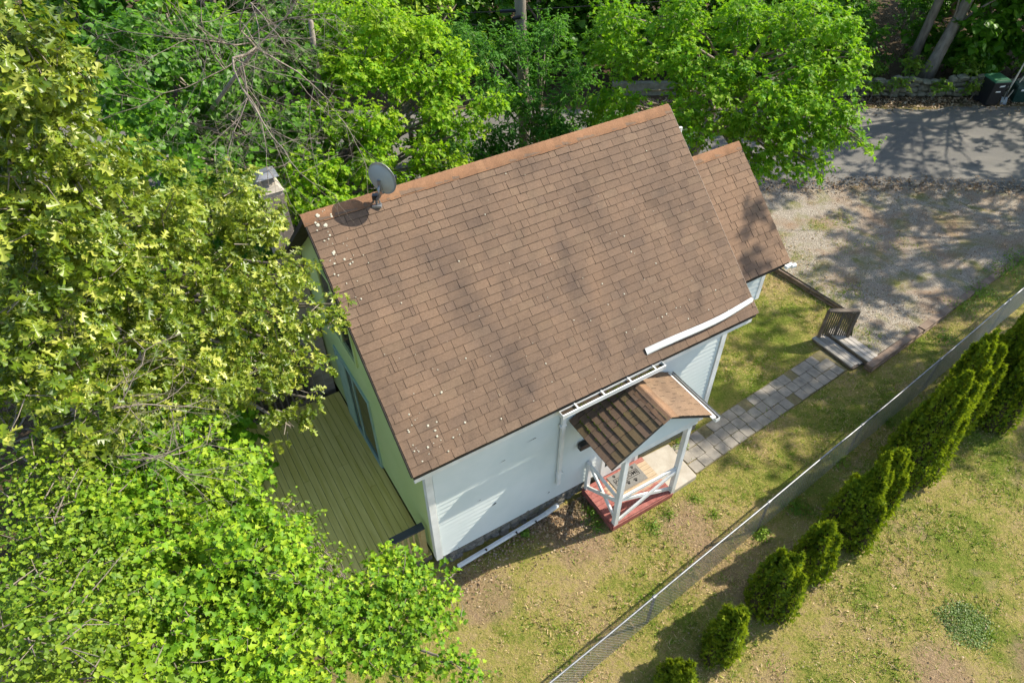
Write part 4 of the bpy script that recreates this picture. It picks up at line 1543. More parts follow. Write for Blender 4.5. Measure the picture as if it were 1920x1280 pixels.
def bin_thing(name, loc, rz, wd, dp, ht, label, lid_mat, body_mat, wheels=True, txt=None):
    e = empty(name, loc, rz)
    tag(e, label, 'bin')
    t0 = 0.80
    b = MB().add([(-wd / 2 * t0, -dp / 2 * t0, 0.04), (wd / 2 * t0, -dp / 2 * t0, 0.04), (wd / 2 * t0, dp / 2 * t0, 0.04), (-wd / 2 * t0, dp / 2 * t0, 0.04),
                  (-wd / 2, -dp / 2, ht), (wd / 2, -dp / 2, ht), (wd / 2, dp / 2, ht), (-wd / 2, dp / 2, ht)], [(0, 3, 2, 1), (4, 5, 6, 7), (0, 1, 5, 4), (1, 2, 6, 5), (2, 3, 7, 6), (3, 0, 4, 7)])
    bevel(b.build('body', body_mat, e), 0.03, 2)
    l = MB().add([(-wd * 0.55, -dp * 0.56, ht + 0.004), (wd * 0.55, -dp * 0.56, ht + 0.004), (wd * 0.55, dp * 0.58, ht + 0.004), (-wd * 0.55, dp * 0.58, ht + 0.004),
                  (-wd * 0.48, -dp * 0.48, ht + 0.07), (wd * 0.48, -dp * 0.48, ht + 0.07), (wd * 0.46, dp * 0.5, ht + 0.09), (-wd * 0.46, dp * 0.5, ht + 0.09)],
                 [(0, 3, 2, 1), (4, 5, 6, 7), (0, 1, 5, 4), (1, 2, 6, 5), (2, 3, 7, 6), (3, 0, 4, 7)])
    lid = bevel(l.build('lid', lid_mat, e), 0.015, 2)
    if wheels:
        for s_ in (-1, 1):
            MB().tube([(s_ * wd * 0.42, dp * 0.42, 0.11), (s_ * wd * 0.5, dp * 0.42, 0.11)], 0.11, 14).build('wheel', M['blackplastic'], e)
        MB().tube([(-wd * 0.4, dp * 0.6, ht - 0.02), (wd * 0.4, dp * 0.6, ht - 0.02)], 0.015, 8).build('handle', body_mat, e)
    return e


b1 = bin_thing('wheeled_bin', (18.42, 25.78, 0.13), 0.12, 0.62, 0.66, 0.98, 'tall black wheeled bin with green lid by the stone wall', M['greenplastic'], M['blackplastic'])
MB().add([(-0.05, -0.322, 0.78), (0.16, -0.323, 0.80), (0.17, -0.329, 0.86), (-0.03, -0.328, 0.84)], [(0, 1, 2, 3)]).build('sticker', M['pale'], b1)
MB().add([(-0.10, -0.309, 0.58), (0.10, -0.309, 0.58), (0.10, -0.314, 0.63), (-0.10, -0.314, 0.63)], [(0, 1, 2, 3)]).build('sticker', M['pale'], b1)
b2 = bin_thing('recycling_bin', (19.66, 25.98, 0.13), -0.1, 0.55, 0.5, 0.62, 'low dark green bin at the right edge of the road', M['darkgreen'], M['darkgreen'], False)
MB().add([(-0.12, -0.247, 0.50), (0.10, -0.247, 0.52), (0.10, -0.253, 0.60), (-0.12, -0.253, 0.58)], [(0, 1, 2, 3)]).build('sticker', M['pale'], b2)
for (p_, q_, rad, lab) in (((19.12, 25.95, 0.12), (19.45, 26.2, 1.68), 0.032, 'taller pale stick leaning by the two bins'), ((19.16, 25.88, 0.12), (19.66, 26.16, 1.05), 0.024, 'shorter pale stick leaning by the two bins')):
    p_, q_ = Vector(p_), Vector(q_)
    d = q_ - p_
    o = MB().tube([(0, 0, 0), d * 0.5 + Vector((0.01, 0, 0)), d], [rad, rad * 0.95, rad * 0.9], 8).build('leaning_stick', M['palewood'])
    o.location = p_
    tag(o, lab, 'stick')
e = empty('garden_tool', (19.04, 25.74, 0.13))
tag(e, 'small dark tool with pale blade leaning beside the black bin', 'tool')
MB().tube([(0, 0, 0.02), (0.10, 0.2, 0.62)], 0.018, 6).build('handle', M['blackplastic'], e)
MB().hexa([(-0.12, -0.04, 0.0), (0.10, -0.08, 0.0), (0.14, 0.06, 0.24), (-0.08, 0.10, 0.24), (-0.12, -0.02, 0.01), (0.10, -0.06, 0.01), (0.14, 0.08, 0.25), (-0.08, 0.12, 0.25)]).build('blade', M['metal'], e)

pole = empty('utility_pole', (0.36, 19.55, 0.1))
tag(pole, 'weathered wooden utility pole behind the leafy trees', 'utility pole')
MB().tube([(0.06, 0, 0), (0.02, 0, 3), (-0.11, 0.05, 6), (-0.24, 0.1, 9.5)], [0.17, 0.165, 0.155, 0.14], 14).build('shaft', M['polewood'], pole, smooth=True)
MB().bar((-0.7, -0.03, 8.9), (0.5, 0.17, 8.9), 0.1, 0.12).build('crossarm', M['polewood'], pole)
MB().tube([(-0.30, -0.2, 5.45), (-0.08, -0.2, 5.5)], 0.05, 8).build('cable_clamp', M['cable'], pole)
wire = empty('overhead_cable', (0.26, 19.55, 5.7))
tag(wire, 'thin black overhead cable crossing the utility pole', 'cable')
pts = []
for i in range(41):
    t = -1 + i / 20
    x = t * 28
    pts.append((x, 0.05 * x * 0.2, 0.0 + 0.046 * x + 0.0012 * x * x))
MB().tube(pts, 0.011, 5).build('cable_line', M['cable'], wire)
MB().tube([(-0.55, -0.01, -0.03), (-0.1, 0, -0.012)], 0.045, 8).build('splice_case', M['cable'], wire)
#VEG#
# ------------------------------------------------------------------ vegetation
def norm(v):
    return v / np.maximum(np.linalg.norm(v, axis=1, keepdims=True), 1e-9)


def mirror(half):
    """half outline from stalk to tip on the +x side -> two polygons meeting at the midrib"""
    k_ = len(half)
    v = [(x, y) for x, y in half] + [(-x, y) for x, y in half[1:-1]]
    f1 = list(range(k_))
    f2 = [0] + list(range(k_, len(v))) + [k_ - 1]
    return np.array(v), [f1, f2[::-1]]


MAPLE = mirror([(0, 0), (0.42, 0.00), (0.29, 0.20), (0.58, 0.50), (0.27, 0.48), (0.18, 0.72), (0, 1.0)])
MAPLE_MD = mirror([(0, 0), (0.44, 0.04), (0.28, 0.20), (0.58, 0.50), (0.20, 0.55), (0, 1.0)])
MAPLE_LO = mirror([(0, 0), (0.45, 0.08), (0.52, 0.50), (0, 1.0)])
OAK = mirror([(0, 0), (0.04, 0.18), (0.36, 0.22), (0.06, 0.38), (0.48, 0.58), (0.07, 0.62), (0.28, 0.95), (0, 1.05)])
OVAL = mirror([(0, 0), (0.34, 0.34), (0.26, 0.76), (0, 1.0)])
QUAD = (np.array([(0, 0), (0.34, 0.45), (0, 1.0), (-0.34, 0.45)]), [[0, 1, 2, 3]])
LANCE = mirror([(0, 0), (0.15, 0.28), (0.16, 0.55), (0, 1.0)])
BLADE = (np.array([(-0.5, 0.0), (0.5, 0.0), (0.0, 1.0)]), [[0, 1, 2]])
FROND = (np.array([(0, 0), (0.40, 0.46), (0.13, 0.55), (0.04, 1.0), (-0.12, 0.58), (-0.40, 0.60)]), [[0, 1, 2, 3, 4, 5]])


def leaf_mesh(name, tpl, P, Nn, T, S, mat, fold=0.25, droop=0.25, width=1.0):
    """every leaf a lobed polygon pair folded on its midrib; P position, Nn normal, T axis, S size"""
    uv, faces = tpl
    n_ = len(P)
    Nn = norm(Nn)
    T = norm(T - Nn * np.sum(T * Nn, 1, keepdims=True))
    B_ = np.cross(T, Nn)
    x, y = uv[:, 0] * width, uv[:, 1]
    z = fold * np.abs(x) - droop * y * y
    V = P[:, None, :] + S[:, None, None] * (x[None, :, None] * B_[:, None, :] + y[None, :, None] * T[:, None, :] + z[None, :, None] * Nn[:, None, :])
    V = V.reshape(-1, 3)
    k_ = len(uv)
    loops, starts, totals = [], [], []
    fl_ = np.concatenate([np.array(f) for f in faces])
    ln = [len(f) for f in faces]
    tot = sum(ln)
    L_ = (np.arange(n_)[:, None] * k_ + fl_[None, :]).ravel()
    st = np.concatenate([[0], np.cumsum(ln)[:-1]])
    ST = (np.arange(n_)[:, None] * tot + st[None, :]).ravel()
    me_ = bpy.data.meshes.new(name)
    me_.vertices.add(len(V))
    me_.vertices.foreach_set('co', V.astype('f').ravel())
    me_.loops.add(len(L_))
    me_.loops.foreach_set('vertex_index', L_.astype('i'))
    me_.polygons.add(len(ST))
    me_.polygons.foreach_set('loop_start', ST.astype('i'))
    me_.update(calc_edges=True)
    me_.materials.append(mat)
    return me_


def spray_leaves(rs, clusters, dens, per, length, size, mode='maple', shell=0.42, flat=0.75, outw=0.45):
    """clusters: (centre, radius). returns P,N,T,S and the twig segments"""
    Ps, Ns, Ts, Ss, tw = [], [], [], [], []
    sunv = np.array(SUN)
    for c, rad in clusters:
        c = np.array(c)
        ns = max(4, int(dens * rad * rad * 4 * math.pi / per))
        d = norm(rs.normal(size=(ns, 3)))
        rr = max(rad * 0.3, rad - 0.55 * length) * rs.rand(ns, 1) ** shell
        nsub = 6
        sd = norm(rs.normal(size=(nsub, 3))) * (max(rad * 0.3, rad - 0.55 * length) * rs.rand(nsub, 1) ** 0.5) * np.array([1.0, 1.0, flat])
        org = c + d * rr * np.array([1.0, 1.0, flat])
        pick = sd[rs.randint(0, nsub, ns)] + c
        org = org * 0.26 + (pick + d * rad * 0.34 * rs.rand(ns, 1)) * 0.74
        ax = norm(d * np.array([1, 1, 0.5]) + rs.normal(size=(ns, 3)) * 0.45 + np.array([0, 0, -0.12]))
        for k_ in range(min(ns, max(3, int(ns * 0.12)))):
            tw.append((c + (org[k_] - c) * (0.35 + 0.4 * rs.rand()) + rs.normal(size=3) * 0.04, org[k_] + ax[k_] * length * 0.8))
        t = rs.rand(ns, per, 1)
        if mode == 'oak':
            t = 0.55 + 0.45 * t
        pos = org[:, None, :] + ax[:, None, :] * t * length
        pos = pos + rs.normal(size=pos.shape) * 0.015
        nn = np.array([0, 0, 1.0]) * 0.75 + sunv * 0.35 + d[:, None, :] * outw + rs.normal(size=(ns, per, 3)) * 0.55
        sidev = rs.normal(size=(ns, per, 3))
        ta = ax[:, None, :] * (0.9 if mode != 'oak' else 0.55) + sidev * 0.75 + np.array([0, 0, -0.2])
        sz = size * (0.5 + 0.85 * rs.rand(ns, per))
        Ps.append(pos.reshape(-1, 3))
        Ns.append(nn.reshape(-1, 3))
        Ts.append(ta.reshape(-1, 3))
        Ss.append(sz.ravel())
    return np.concatenate(Ps), np.concatenate(Ns), np.concatenate(Ts), np.concatenate(Ss), tw


def bez(p, q_, sag, rs, n_=6, wob=0.06):
    p, q_ = Vector(p), Vector(q_)
    mid = p.lerp(q_, 0.5) + Vector((0, 0, sag))
    out = []
    for i in range(n_ + 1):
        t = i / n_
        v = p * (1 - t) ** 2 + mid * 2 * t * (1 - t) + q_ * t * t
        if 0 < i < n_:
            v += Vector(rs.normal(size=3) * wob * (q_ - p).length * 0.15)
        out.append(v)
    return out


def tree(name, label, cat, basep, fork_z, clusters, tpl, mat, seed, dens=55, per=7, length=0.36, size=0.13, mode='maple', trunk_r=0.16, bark='bark', shell=0.42, flat=0.75, group=None, top=None, limb_r=0.05, fold=0.25, droop=0.25, width=1.0, outw=0.45):
    rs = np.random.RandomState(seed)
    bz = Vector(basep)
    e = empty(name, bz)
    tag(e, label, cat, group)
    P, Nn, T, S, tw = spray_leaves(rs, clusters, dens, per, length, size, mode, shell, flat, outw)
    P = P - np.array(bz)
    cr = link('crown', leaf_mesh('crown', tpl, P, Nn, T, S, M[mat], fold, droop, width), e)
    tag(cr, kind='stuff')
    cen = Vector(np.mean([np.array(c) for c, _ in clusters], 0))
    tp = Vector(top) if top is not None else Vector((bz.x * 0.5 + cen.x * 0.5, bz.y * 0.5 + cen.y * 0.5, max(fork_z + 0.5, max(c[2] for c, _ in clusters) * 0.85)))
    tk = MB()
    n_ = 8
    tpts, trad = [], []
    for i in range(n_ + 1):
        t = i / n_
        v = (tp - bz) * t + Vector((0.12 * math.sin(3 * t + seed), 0.12 * math.cos(2.3 * t + seed) - 0.12 * math.cos(seed), -0.15 if i == 0 else 0))
        tpts.append(v)
        trad.append(trunk_r * (1.25 if i == 0 else 1.0) * (1 - 0.75 * t))
    tk.tube(tpts, trad, 9)
    tk.build('trunk', M[bark], e, smooth=True)
    lb = MB()
    for c, rad in clusters:
        cz = Vector(c) - bz
        tt = min(0.95, max(0.25, (cz.z * 0.75 - 0.3) / max(0.5, tpts[-1].z)))
        o_ = tpts[int(tt * n_)]
        ln = (cz - o_).length
        pr = bez(o_, cz, 0.1 * ln, rs, 6)
        r0 = min(limb_r * (0.5 + 0.12 * ln), trunk_r * 0.6)
        lb.tube(pr, [r0 * (1 - 0.8 * i / 6) for i in range(7)], 5, cap=False)
    for p, q_ in tw:
        p, q_ = Vector(p) - bz, Vector(q_) - bz
        lb.tube([p, p.lerp(q_, 0.55) + Vector(rs.normal(size=3) * 0.03), q_], [0.006, 0.004, 0.002], 3, cap=False)
    lb.build('limbs', M[bark], e, smooth=True)
    return e


def cl(*rows):
    return [(at(u, v, d), r_) for u, v, d, r_ in rows]


def deeper(cs, seed, k_=1, lo=0.8, hi=1.8):
    """the lower layers of the same crown, farther below the lit surface"""
    rr = random.Random(seed)
    out = []
    for c, rad in cs:
        for _ in range(k_):
            d = (c - Vector((0, 0, CAMH))).normalized()
            out.append((c + d * rad * rr.uniform(lo, hi) + Vector((rr.uniform(-.3, .3), rr.uniform(-.3, .3), rr.uniform(-.3, .1))), rad * 1.0))
    return out


# big oak on the left, reaching up to the drone
oak = cl((20, 60, 5.2, .48), (95, 110, 5.4, .46), (30, 190, 5.3, .48), (110, 235, 5.5, .44), (20, 300, 5.4, .46), (60, 395, 5.5, .5), (170, 420, 5.9, .5), (285, 395, 6.5, .42),
         (90, 510, 5.8, .5), (200, 520, 6.3, .5), (330, 440, 6.8, .45), (390, 385, 7.2, .42), (466, 420, 7.5, .34), (512, 515, 7.8, .33), (565, 500, 8.0, .2), (430, 480, 7.3, .45),
         (300, 600, 6.6, .45), (200, 640, 6.2, .5), (110, 640, 5.8, .5), (30, 590, 5.4, .5), (575, 575, 8.1, .28), (630, 570, 8.4, .18), (605, 610, 8.3, .2), (520, 600, 7.8, .36),
         (450, 600, 7.3, .38), (590, 690, 8.3, .22), (540, 680, 8.0, .3), (480, 690, 7.6, .35), (520, 745, 7.9, .28), (575, 745, 8.2, .16), (545, 800, 8.1, .2), (410, 690, 7.2, .42),
         (300, 720, 6.5, .5), (170, 740, 6.0, .5), (50, 720, 5.6, .5), (240, 480, 6.4, .4), (360, 540, 6.9, .36), (140, 340, 5.8, .42), (220, 310, 6.3, .4))
oak += deeper([c for c in oak[4:20]], 3, 1) + deeper([oak[i] for i in (24, 26, 27, 31, 32, 33, 34)], 4, 1)
tree('oak_tree', 'tall oak with yellow green lobed leaves reaching over the deck', 'tree', (-8.4, 8.6, -0.05), 3.5, oak, OAK, 'oak', 12, dens=185, per=8, length=0.18, size=0.074, mode='oak', trunk_r=0.24, bark='greybark',
     top=(-7.4, 8.0, 6.0), droop=0.35, limb_r=0.05, width=1.05)
# norway maple, lower left
mp = cl((240, 830, 6.3, .5), (345, 850, 6.5, .48), (405, 900, 6.6, .38), (450, 945, 6.8, .28), (290, 925, 6.1, .42), (395, 985, 6.3, .42), (470, 1000, 6.7, .34), (180, 940, 5.9, .5),
        (360, 1070, 5.9, .5), (460, 1080, 6.2, .46), (530, 1095, 6.6, .34), (570, 1150, 6.6, .34), (640, 1135, 7.2, .34), (700, 1115, 7.6, .32), (750, 1075, 7.8, .28), (795, 1090, 8.0, .22), (838, 1082, 8.2, .13),
        (740, 1130, 7.5, .32), (690, 1160, 7.2, .34), (585, 1190, 6.8, .26), (525, 1225, 6.4, .38), (430, 1190, 6.0, .42), (315, 1200, 5.7, .42), (690, 1215, 7.1, .26), (730, 1245, 7.2, .26), (790, 1255, 7.3, .24),
        (850, 1245, 7.5, .2), (890, 1255, 7.7, .12), (470, 1270, 6.0, .46), (760, 1190, 7.4, .24), (250, 1080, 5.7, .45), (230, 1270, 5.3, .4))
mp2 = mp + deeper(mp[:23], 5, 1, 1.0, 2.2)
tree('maple_tree', 'bright green maple with broad leaves at the lower left corner', 'tree', (-3.6, 4.2, 0), 2.5, mp2, MAPLE, 'maple', 13, dens=300, per=7, length=0.21, size=0.053, trunk_r=0.15, top=(-3.3, 4.4, 3.6), bark='greybark')
# small-leaved birch-like shrub tree, far lower left
sm = cl((60, 880, 5.9, .45), (80, 980, 5.6, .5), (140, 1060, 5.6, .5), (50, 1080, 5.3, .5), (190, 1150, 5.6, .5), (90, 1170, 5.2, .5), (30, 1200, 4.9, .45), (130, 1250, 5.2, .45), (370, 1140, 6.2, .4), (300, 1250, 5.7, .4), (180, 1000, 5.9, .4), (300, 1010, 6.3, .35))
sm2 = sm + deeper(sm, 6, 1, 1.0, 2.2)
tree('small_leaved_tree', 'tree with tiny round yellow green leaves at the left frame edge', 'tree', (-5.6, 4.4, 0), 2.5, sm2, OVAL, 'small', 14, dens=420, per=9, length=0.24, size=0.032, trunk_r=0.09, top=(-5.4, 4.5, 1.2), limb_r=0.016, bark='greybark')
# yellow bush by the deck
bs = cl((535, 1000, 8.6, .24), (580, 1030, 8.8, .26), (630, 1045, 9.0, .2), (555, 1050, 8.6, .3), (505, 975, 8.4, .22), (575, 975, 8.9, .09), (530, 940, 8.6, .09))
tree('yellow_bush', 'yellow leaved bush leaning over the front of the deck', 'shrub', (-2.6, 5.4, 0), 0.8, bs + deeper(bs, 7, 1), OVAL, 'small', 15, dens=260, per=9, length=0.22, size=0.045, trunk_r=0.05, top=(-2.6, 5.5, 1.2), limb_r=0.012, bark='greybark')
# maple behind the house, left
m3 = cl((620, 20, 16.5, .9), (720, 30, 16.5, .9), (800, 60, 16.5, .75), (850, 95, 16.5, .45), (660, 120, 16, .9), (760, 140, 16, .8), (830, 150, 16, .5), (620, 220, 15.5, .8), (720, 230, 15.5, .8), (820, 215, 15.6, .6), (900, 195, 15.6, .38), (930, 180, 15.6, .2),
        (880, 245, 15.5, .36), (800, 285, 15.2, .5), (700, 310, 15, .6), (610, 310, 14.8, .6), (550, 350, 14.6, .5), (850, 300, 15.2, .3), (760, 350, 14.8, .3), (590, 390, 14.4, .45), (520, 290, 15, .5), (640, 370, 14.5, .4), (880, 130, 16.2, .2))
tree('maple_tree', 'sunlit yellow green maple behind the chimney and dish', 'tree', (-4.4, 15.2, 0.0), 2.5, m3 + deeper(m3, 8, 1, .8, 2.0), MAPLE_MD, 'maple3', 16, dens=115, per=7, length=0.30, size=0.092, trunk_r=0.2, top=(-4.0, 14.2, 7.2))
# darker compound-leaved tree by the pole
m4 = cl((900, 100, 19, .7), (960, 75, 19.5, .6), (1010, 120, 19, .5), (920, 170, 18.5, .7), (990, 190, 18.2, .7), (1060, 180, 18.6, .5), (1030, 240, 18, .7), (950, 250, 18, .7), (890, 290, 17.8, .5), (1080, 260, 18.4, .5), (1000, 300, 17.6, .6), (1100, 300, 18.4, .4), (930, 330, 17.5, .4), (1060, 320, 18, .4), (880, 60, 20, .7), (1040, 60, 20, .6), (1090, 130, 19.5, .5), (1110, 220, 19.2, .5))
tree('ash_tree', 'darker green tree with narrow leaflets in front of utility pole', 'tree', (0.9, 18.0, 0.2), 1.5, m4 + deeper(m4, 9, 1), LANCE, 'ash', 17, dens=120, per=12, length=0.4, size=0.12, trunk_r=0.11, top=(0.6, 17.6, 5.0), outw=0.25)
# big maple over the road at the right
m5 = cl((1170, 30, 17.6, .8), (1270, 30, 17.2, .9), (1390, 30, 17, .9), (1500, 40, 17, .85), (1580, 60, 17, .6), (1190, 110, 17, .7), (1290, 120, 16.6, .8), (1400, 130, 16.4, .8), (1510, 130, 16.4, .75), (1590, 150, 16.4, .45), (1180, 180, 16.6, .45),
        (1290, 200, 16, .6), (1400, 220, 15.8, .7), (1500, 220, 15.6, .65), (1570, 230, 15.6, .4), (1615, 255, 15.5, .2), (1450, 285, 15.4, .4), (1520, 300, 15.4, .28), (1380, 280, 15.4, .3), (1320, 240, 15.6, .35), (1560, 270, 15.4, .25), (1540, 325, 15.3, .1), (1230, 220, 16, .35), (1610, 100, 16.8, .3), (1140, 90, 18, .6), (1140, 180, 17.6, .5), (1150, 250, 17.2, .45), (1470, 250, 15.3, .5), (1420, 310, 15.2, .3), (1490, 320, 15.2, .25), (1590, 210, 15.6, .35), (1545, 255, 15.4, .35), (1350, 170, 15.8, .6), (1450, 180, 15.7, .6), (1625, 275, 15.4, .12), (1530, 190, 15.7, .45))
tree('maple_tree', 'large green maple hanging over the road right of the roof', 'tree', (5.2, 19.0, 0.12), 2.2, m5 + deeper(m5, 10, 1, .8, 2.2), MAPLE_MD, 'maple2', 18, dens=108, per=7, length=0.30, size=0.092, trunk_r=0.2, top=(6.0, 17.6, 7.2))

# bare dead branches over the left trees
def bare(p, d, ln, rad, depth, rs, mb_):
    n_ = 5 if rad > 0.006 else 3
    pts = [Vector(p)]
    d = Vector(d).normalized()
    for i in range(n_):
        d = (d + Vector(rs.normal(size=3) * 0.16)).normalized()
        pts.append(pts[-1] + d * ln / n_)
    mb_.tube(pts, [rad * (1 - 0.55 * i / n_) for i in range(n_ + 1)], 6 if rad > 0.02 else 3, cap=False)
    if depth == 0:
        return
    for i in range(1, n_ + 1):
        for _ in range(1 if i < n_ else 2):
            if rs.rand() < (0.85 if depth > 2 else 0.78):
                nd = (d + Vector(rs.normal(size=3) * 0.75)).normalized()
                bare(pts[i], nd, ln * rs.uniform(0.45, 0.7), rad * 0.5, depth - 1, rs, mb_)


db = MB()
rs = np.random.RandomState(40)
dt = Vector((-7.6, 13.6, 0.0))
dead = empty('dead_tree', dt)
tag(dead, 'bare grey branches of a dead tree above the left foliage', 'tree')
trunk_pts = [dt - dt, Vector((0.15, 0.1, 2.0)), Vector((0.55, -0.2, 4.2)), Vector((1.3, -0.5, 5.6)), at(480, 90, 12.2) - dt]
MB().tube(trunk_pts, [0.09, 0.075, 0.055, 0.04, 0.028], 8).build('trunk', M['bark'], dead, smooth=True)
for (u0, v0, d0), (u1, v1, d1), ln, rad in (((480, 90, 12.2), (440, 20, 11.6), 1.4, .05), ((480, 90, 12.2), (300, 150, 10.5), 2.4, .055), ((470, 70, 12.0), (520, 30, 11.6), 1.2, .04), ((480, 90, 12.2), (610, 180, 12.4), 1.9, .045),
                                          ((470, 80, 12.1), (380, 90, 11.2), 1.5, .045), ((480, 95, 12.2), (375, 200, 11.2), 1.7, .045), ((450, 100, 12.0), (430, 260, 11.8), 1.7, .04), ((480, 90, 12.2), (560, 20, 12.6), 1.3, .04),
                                          ((440, 120, 11.9), (540, 290, 12.3), 1.6, .03), ((420, 130, 11.6), (340, 60, 10.6), 1.3, .035)):
    p_, q_ = at(u0, v0, d0), at(u1, v1, d1)
    bare(p_ - dt, q_ - p_, ln, rad * 0.38, 4, rs, db)
db.build('branches', M['greybark'], dead, smooth=True)
# a second bare limb low on the left
lb2 = MB()
rs = np.random.RandomState(43)
t2 = Vector((-5.2, 6.6, 0))
dead2 = empty('dead_sapling', t2)
tag(dead2, 'bare grey sapling with dry twigs between oak and maple', 'tree')
MB().tube([(0, 0, 0), (0.1, 0.1, 2.5), at(20, 830, 6.4) - t2], [0.05, 0.045, 0.03], 7).build('trunk', M['greybark'], dead2, smooth=True)
for (u0, v0, d0), (u1, v1, d1), ln, rad in (((20, 830, 6.4), (80, 700, 5.9), .8, .02), ((20, 830, 6.4), (120, 800, 6.0), .9, .022), ((20, 830, 6.4), (60, 880, 6.2), .6, .016), ((20, 830, 6.4), (200, 850, 6.2), 1.0, .02), ((20, 830, 6.4), (10, 740, 6.0), .6, .018)):
    p_, q_ = at(u0, v0, d0), at(u1, v1, d1)
    bare(p_ - t2, q_ - p_, ln, rad * 0.7, 4, rs, lb2)
lb2.build('branches', M['greybark'], dead2, smooth=True)

m6 = cl((300, 120, 15.5, .8), (380, 60, 16.5, .9), (390, 190, 15, .8), (470, 150, 15.5, .8), (560, 120, 16, .8), (300, 230, 14, .7), (400, 290, 14.4, .7), (490, 240, 14.8, .7), (560, 230, 15, .6), (460, 330, 14, .6), (350, 330, 13.4, .6), (250, 300, 13, .6), (240, 170, 14, .7), (530, 40, 17, .9), (230, 60, 15.5, .8))
tree('maple_tree', 'green maple canopy right behind the bare dead branches', 'tree', (-5.2, 13.8, 0.0), 2.0, m6 + deeper(m6, 19, 1, .8, 2.0), MAPLE_LO, 'forest', 22, dens=95, per=7, length=0.32, size=0.10, trunk_r=0.14, top=(-5.0, 13.6, 4.5))

# understory and forest beyond the road, each its own tree
rr = random.Random(91)


def blob_tree(name, label, cat, base, rx, ry, z0, z1, ncl, crad, tpl, mat, seed, dens, size, per=8, length=0.5, group=None, trunk_r=0.12, bark='bark', lean=(0, 0)):
    q = random.Random(seed)
    cs = []
    for _ in range(ncl):
        t = q.uniform(0, 2 * math.pi)
        rad = math.sqrt(q.random())
        zz = q.uniform(z0, z1)
        pr = math.sin(math.pi * min(0.97, max(0.12, (zz - z0) / (z1 - z0) * 0.8 + 0.2))) ** 0.5
        cs.append((Vector((base[0] + lean[0] + rx * rad * pr * math.cos(t), base[1] + lean[1] + ry * rad * pr * math.sin(t), zz)), crad * q.uniform(0.7, 1.2)))
    return tree(name, label, cat, base, z0, cs, tpl, M and mat, seed, dens=dens, per=per, length=length, size=size, trunk_r=trunk_r, bark=bark, group=group, top=(base[0] + lean[0] * .6, base[1] + lean[1] * .6, z1 * 0.9))


left_fill = [((-7.8, 16.5), 2.4, 1.0, 6.2, 26, 'maple2', MAPLE_LO, 'leafy green maple deep behind the bare dead branches'),
             ((-11.5, 14.0), 2.4, 1.0, 6.5, 26, 'small', OVAL, 'small leaved yellow green tree at the upper left, behind the oak'),
             ((-9.5, 20.5), 2.8, 1.0, 6.0, 24, 'maple2', MAPLE_LO, 'dark green maple near the top edge left of the pole'),
             ((-15.5, 19.0), 3.0, 1.0, 6.5, 24, 'ash', OVAL, 'dense green tree in the top left corner'),
             ((-3.2, 21.0), 2.2, 1.0, 6.0, 22, 'maple', MAPLE_LO, 'light green maple at the top edge beside the pole'),
             ((-8.2, 11.6), 1.8, 0.4, 3.8, 20, 'ash', OVAL, 'low dark shrub under the oak at the left'),
             ((-6.4, 9.0), 1.5, 0.3, 3.2, 18, 'maple2', MAPLE_LO, 'green sapling in the shade left of the deck'),
             ((-5.4, 12.6), 1.2, 0.3, 3.0, 16, 'ash', OVAL, 'green shrub in the shade behind the chimney'),
             ((-6.6, 6.0), 1.6, 0.3, 3.4, 18, 'small', OVAL, 'low yellow green shrub beneath the lower left maple')]
for i, (b, rad, z0, z1, ncl, mt_, tp_, lab) in enumerate(left_fill):
    blob_tree('background_tree' if z1 > 4 else 'understory_shrub', lab, 'tree' if z1 > 4 else 'shrub', (b[0], b[1], float(terrain(np.array(b[0]), np.array(b[1])))), rad, rad, z0, z1, ncl, 0.75, tp_, mt_, 200 + i, 46, 0.13 if tp_ is MAPLE_LO else 0.085, 9 if tp_ is MAPLE_LO else 14, 0.42, trunk_r=0.1 if z1 > 4 else 0.05)

for i, (x, y, rad, z1, lab) in enumerate(((2.6, 17.4, 1.1, 2.6, 'dark green shrub behind the ridge, right of the ash tree'), (4.4, 17.0, 1.0, 2.2, 'dark shrub beneath the large maple beside the road'), (-0.6, 16.4, 1.2, 2.8, 'dark shrub under the ash tree behind the ridge'), (3.4, 20.0, 0.9, 2.2, 'low shrub at the road edge below the large maple'), (-3.4, 17.8, 1.3, 3.2, 'shrub at the road edge behind the sunlit maple'), (-6.2, 18.6, 1.4, 3.0, 'shrub at the road edge behind the bare branches'), (-9.6, 17.6, 1.5, 3.2, 'shrub at the road edge in the upper left'), (0.9, 15.2, 0.9, 2.4, 'small shrub close behind the ridge'), (-2.0, 19.0, 1.1, 2.8, 'leafy roadside shrub left of the utility pole'), (1.6, 18.9, 1.1, 2.8, 'leafy roadside shrub right of the utility pole'), (3.0, 18.6, 1.1, 3.0, 'leafy roadside shrub between pole and the large maple'), (4.6, 18.9, 1.1, 2.6, 'leafy roadside shrub at the foot of the large maple'), (-4.8, 16.6, 1.2, 3.4, 'leafy shrub behind the chimney near the road'), (-7.6, 15.2, 1.4, 3.4, 'leafy shrub beneath the bare dead branches')) + tuple((x_, y_, 1.2, 2.6, 'low green shrub behind the stone wall, ' + w_) for x_, y_, w_ in ((10.5, 28.2, 'behind the large maple'), (13.2, 28.4, 'left of the leaning trunk'), (14.8, 29.8, 'deep left of the leaning trunk'), (18.6, 28.6, 'just right of the leaning trunk'), (21.4, 28.4, 'above the two bins'), (24.0, 28.2, 'at the right edge'), (17.2, 30.6, 'deep behind the leaning trunk')))):
    blob_tree('understory_shrub', lab, 'shrub', (x, y, 0.1), rad, rad, 0.3, z1, 16, 0.6, OVAL, 'ash', 260 + i, 50, 0.10, 12, 0.4, trunk_r=0.04)
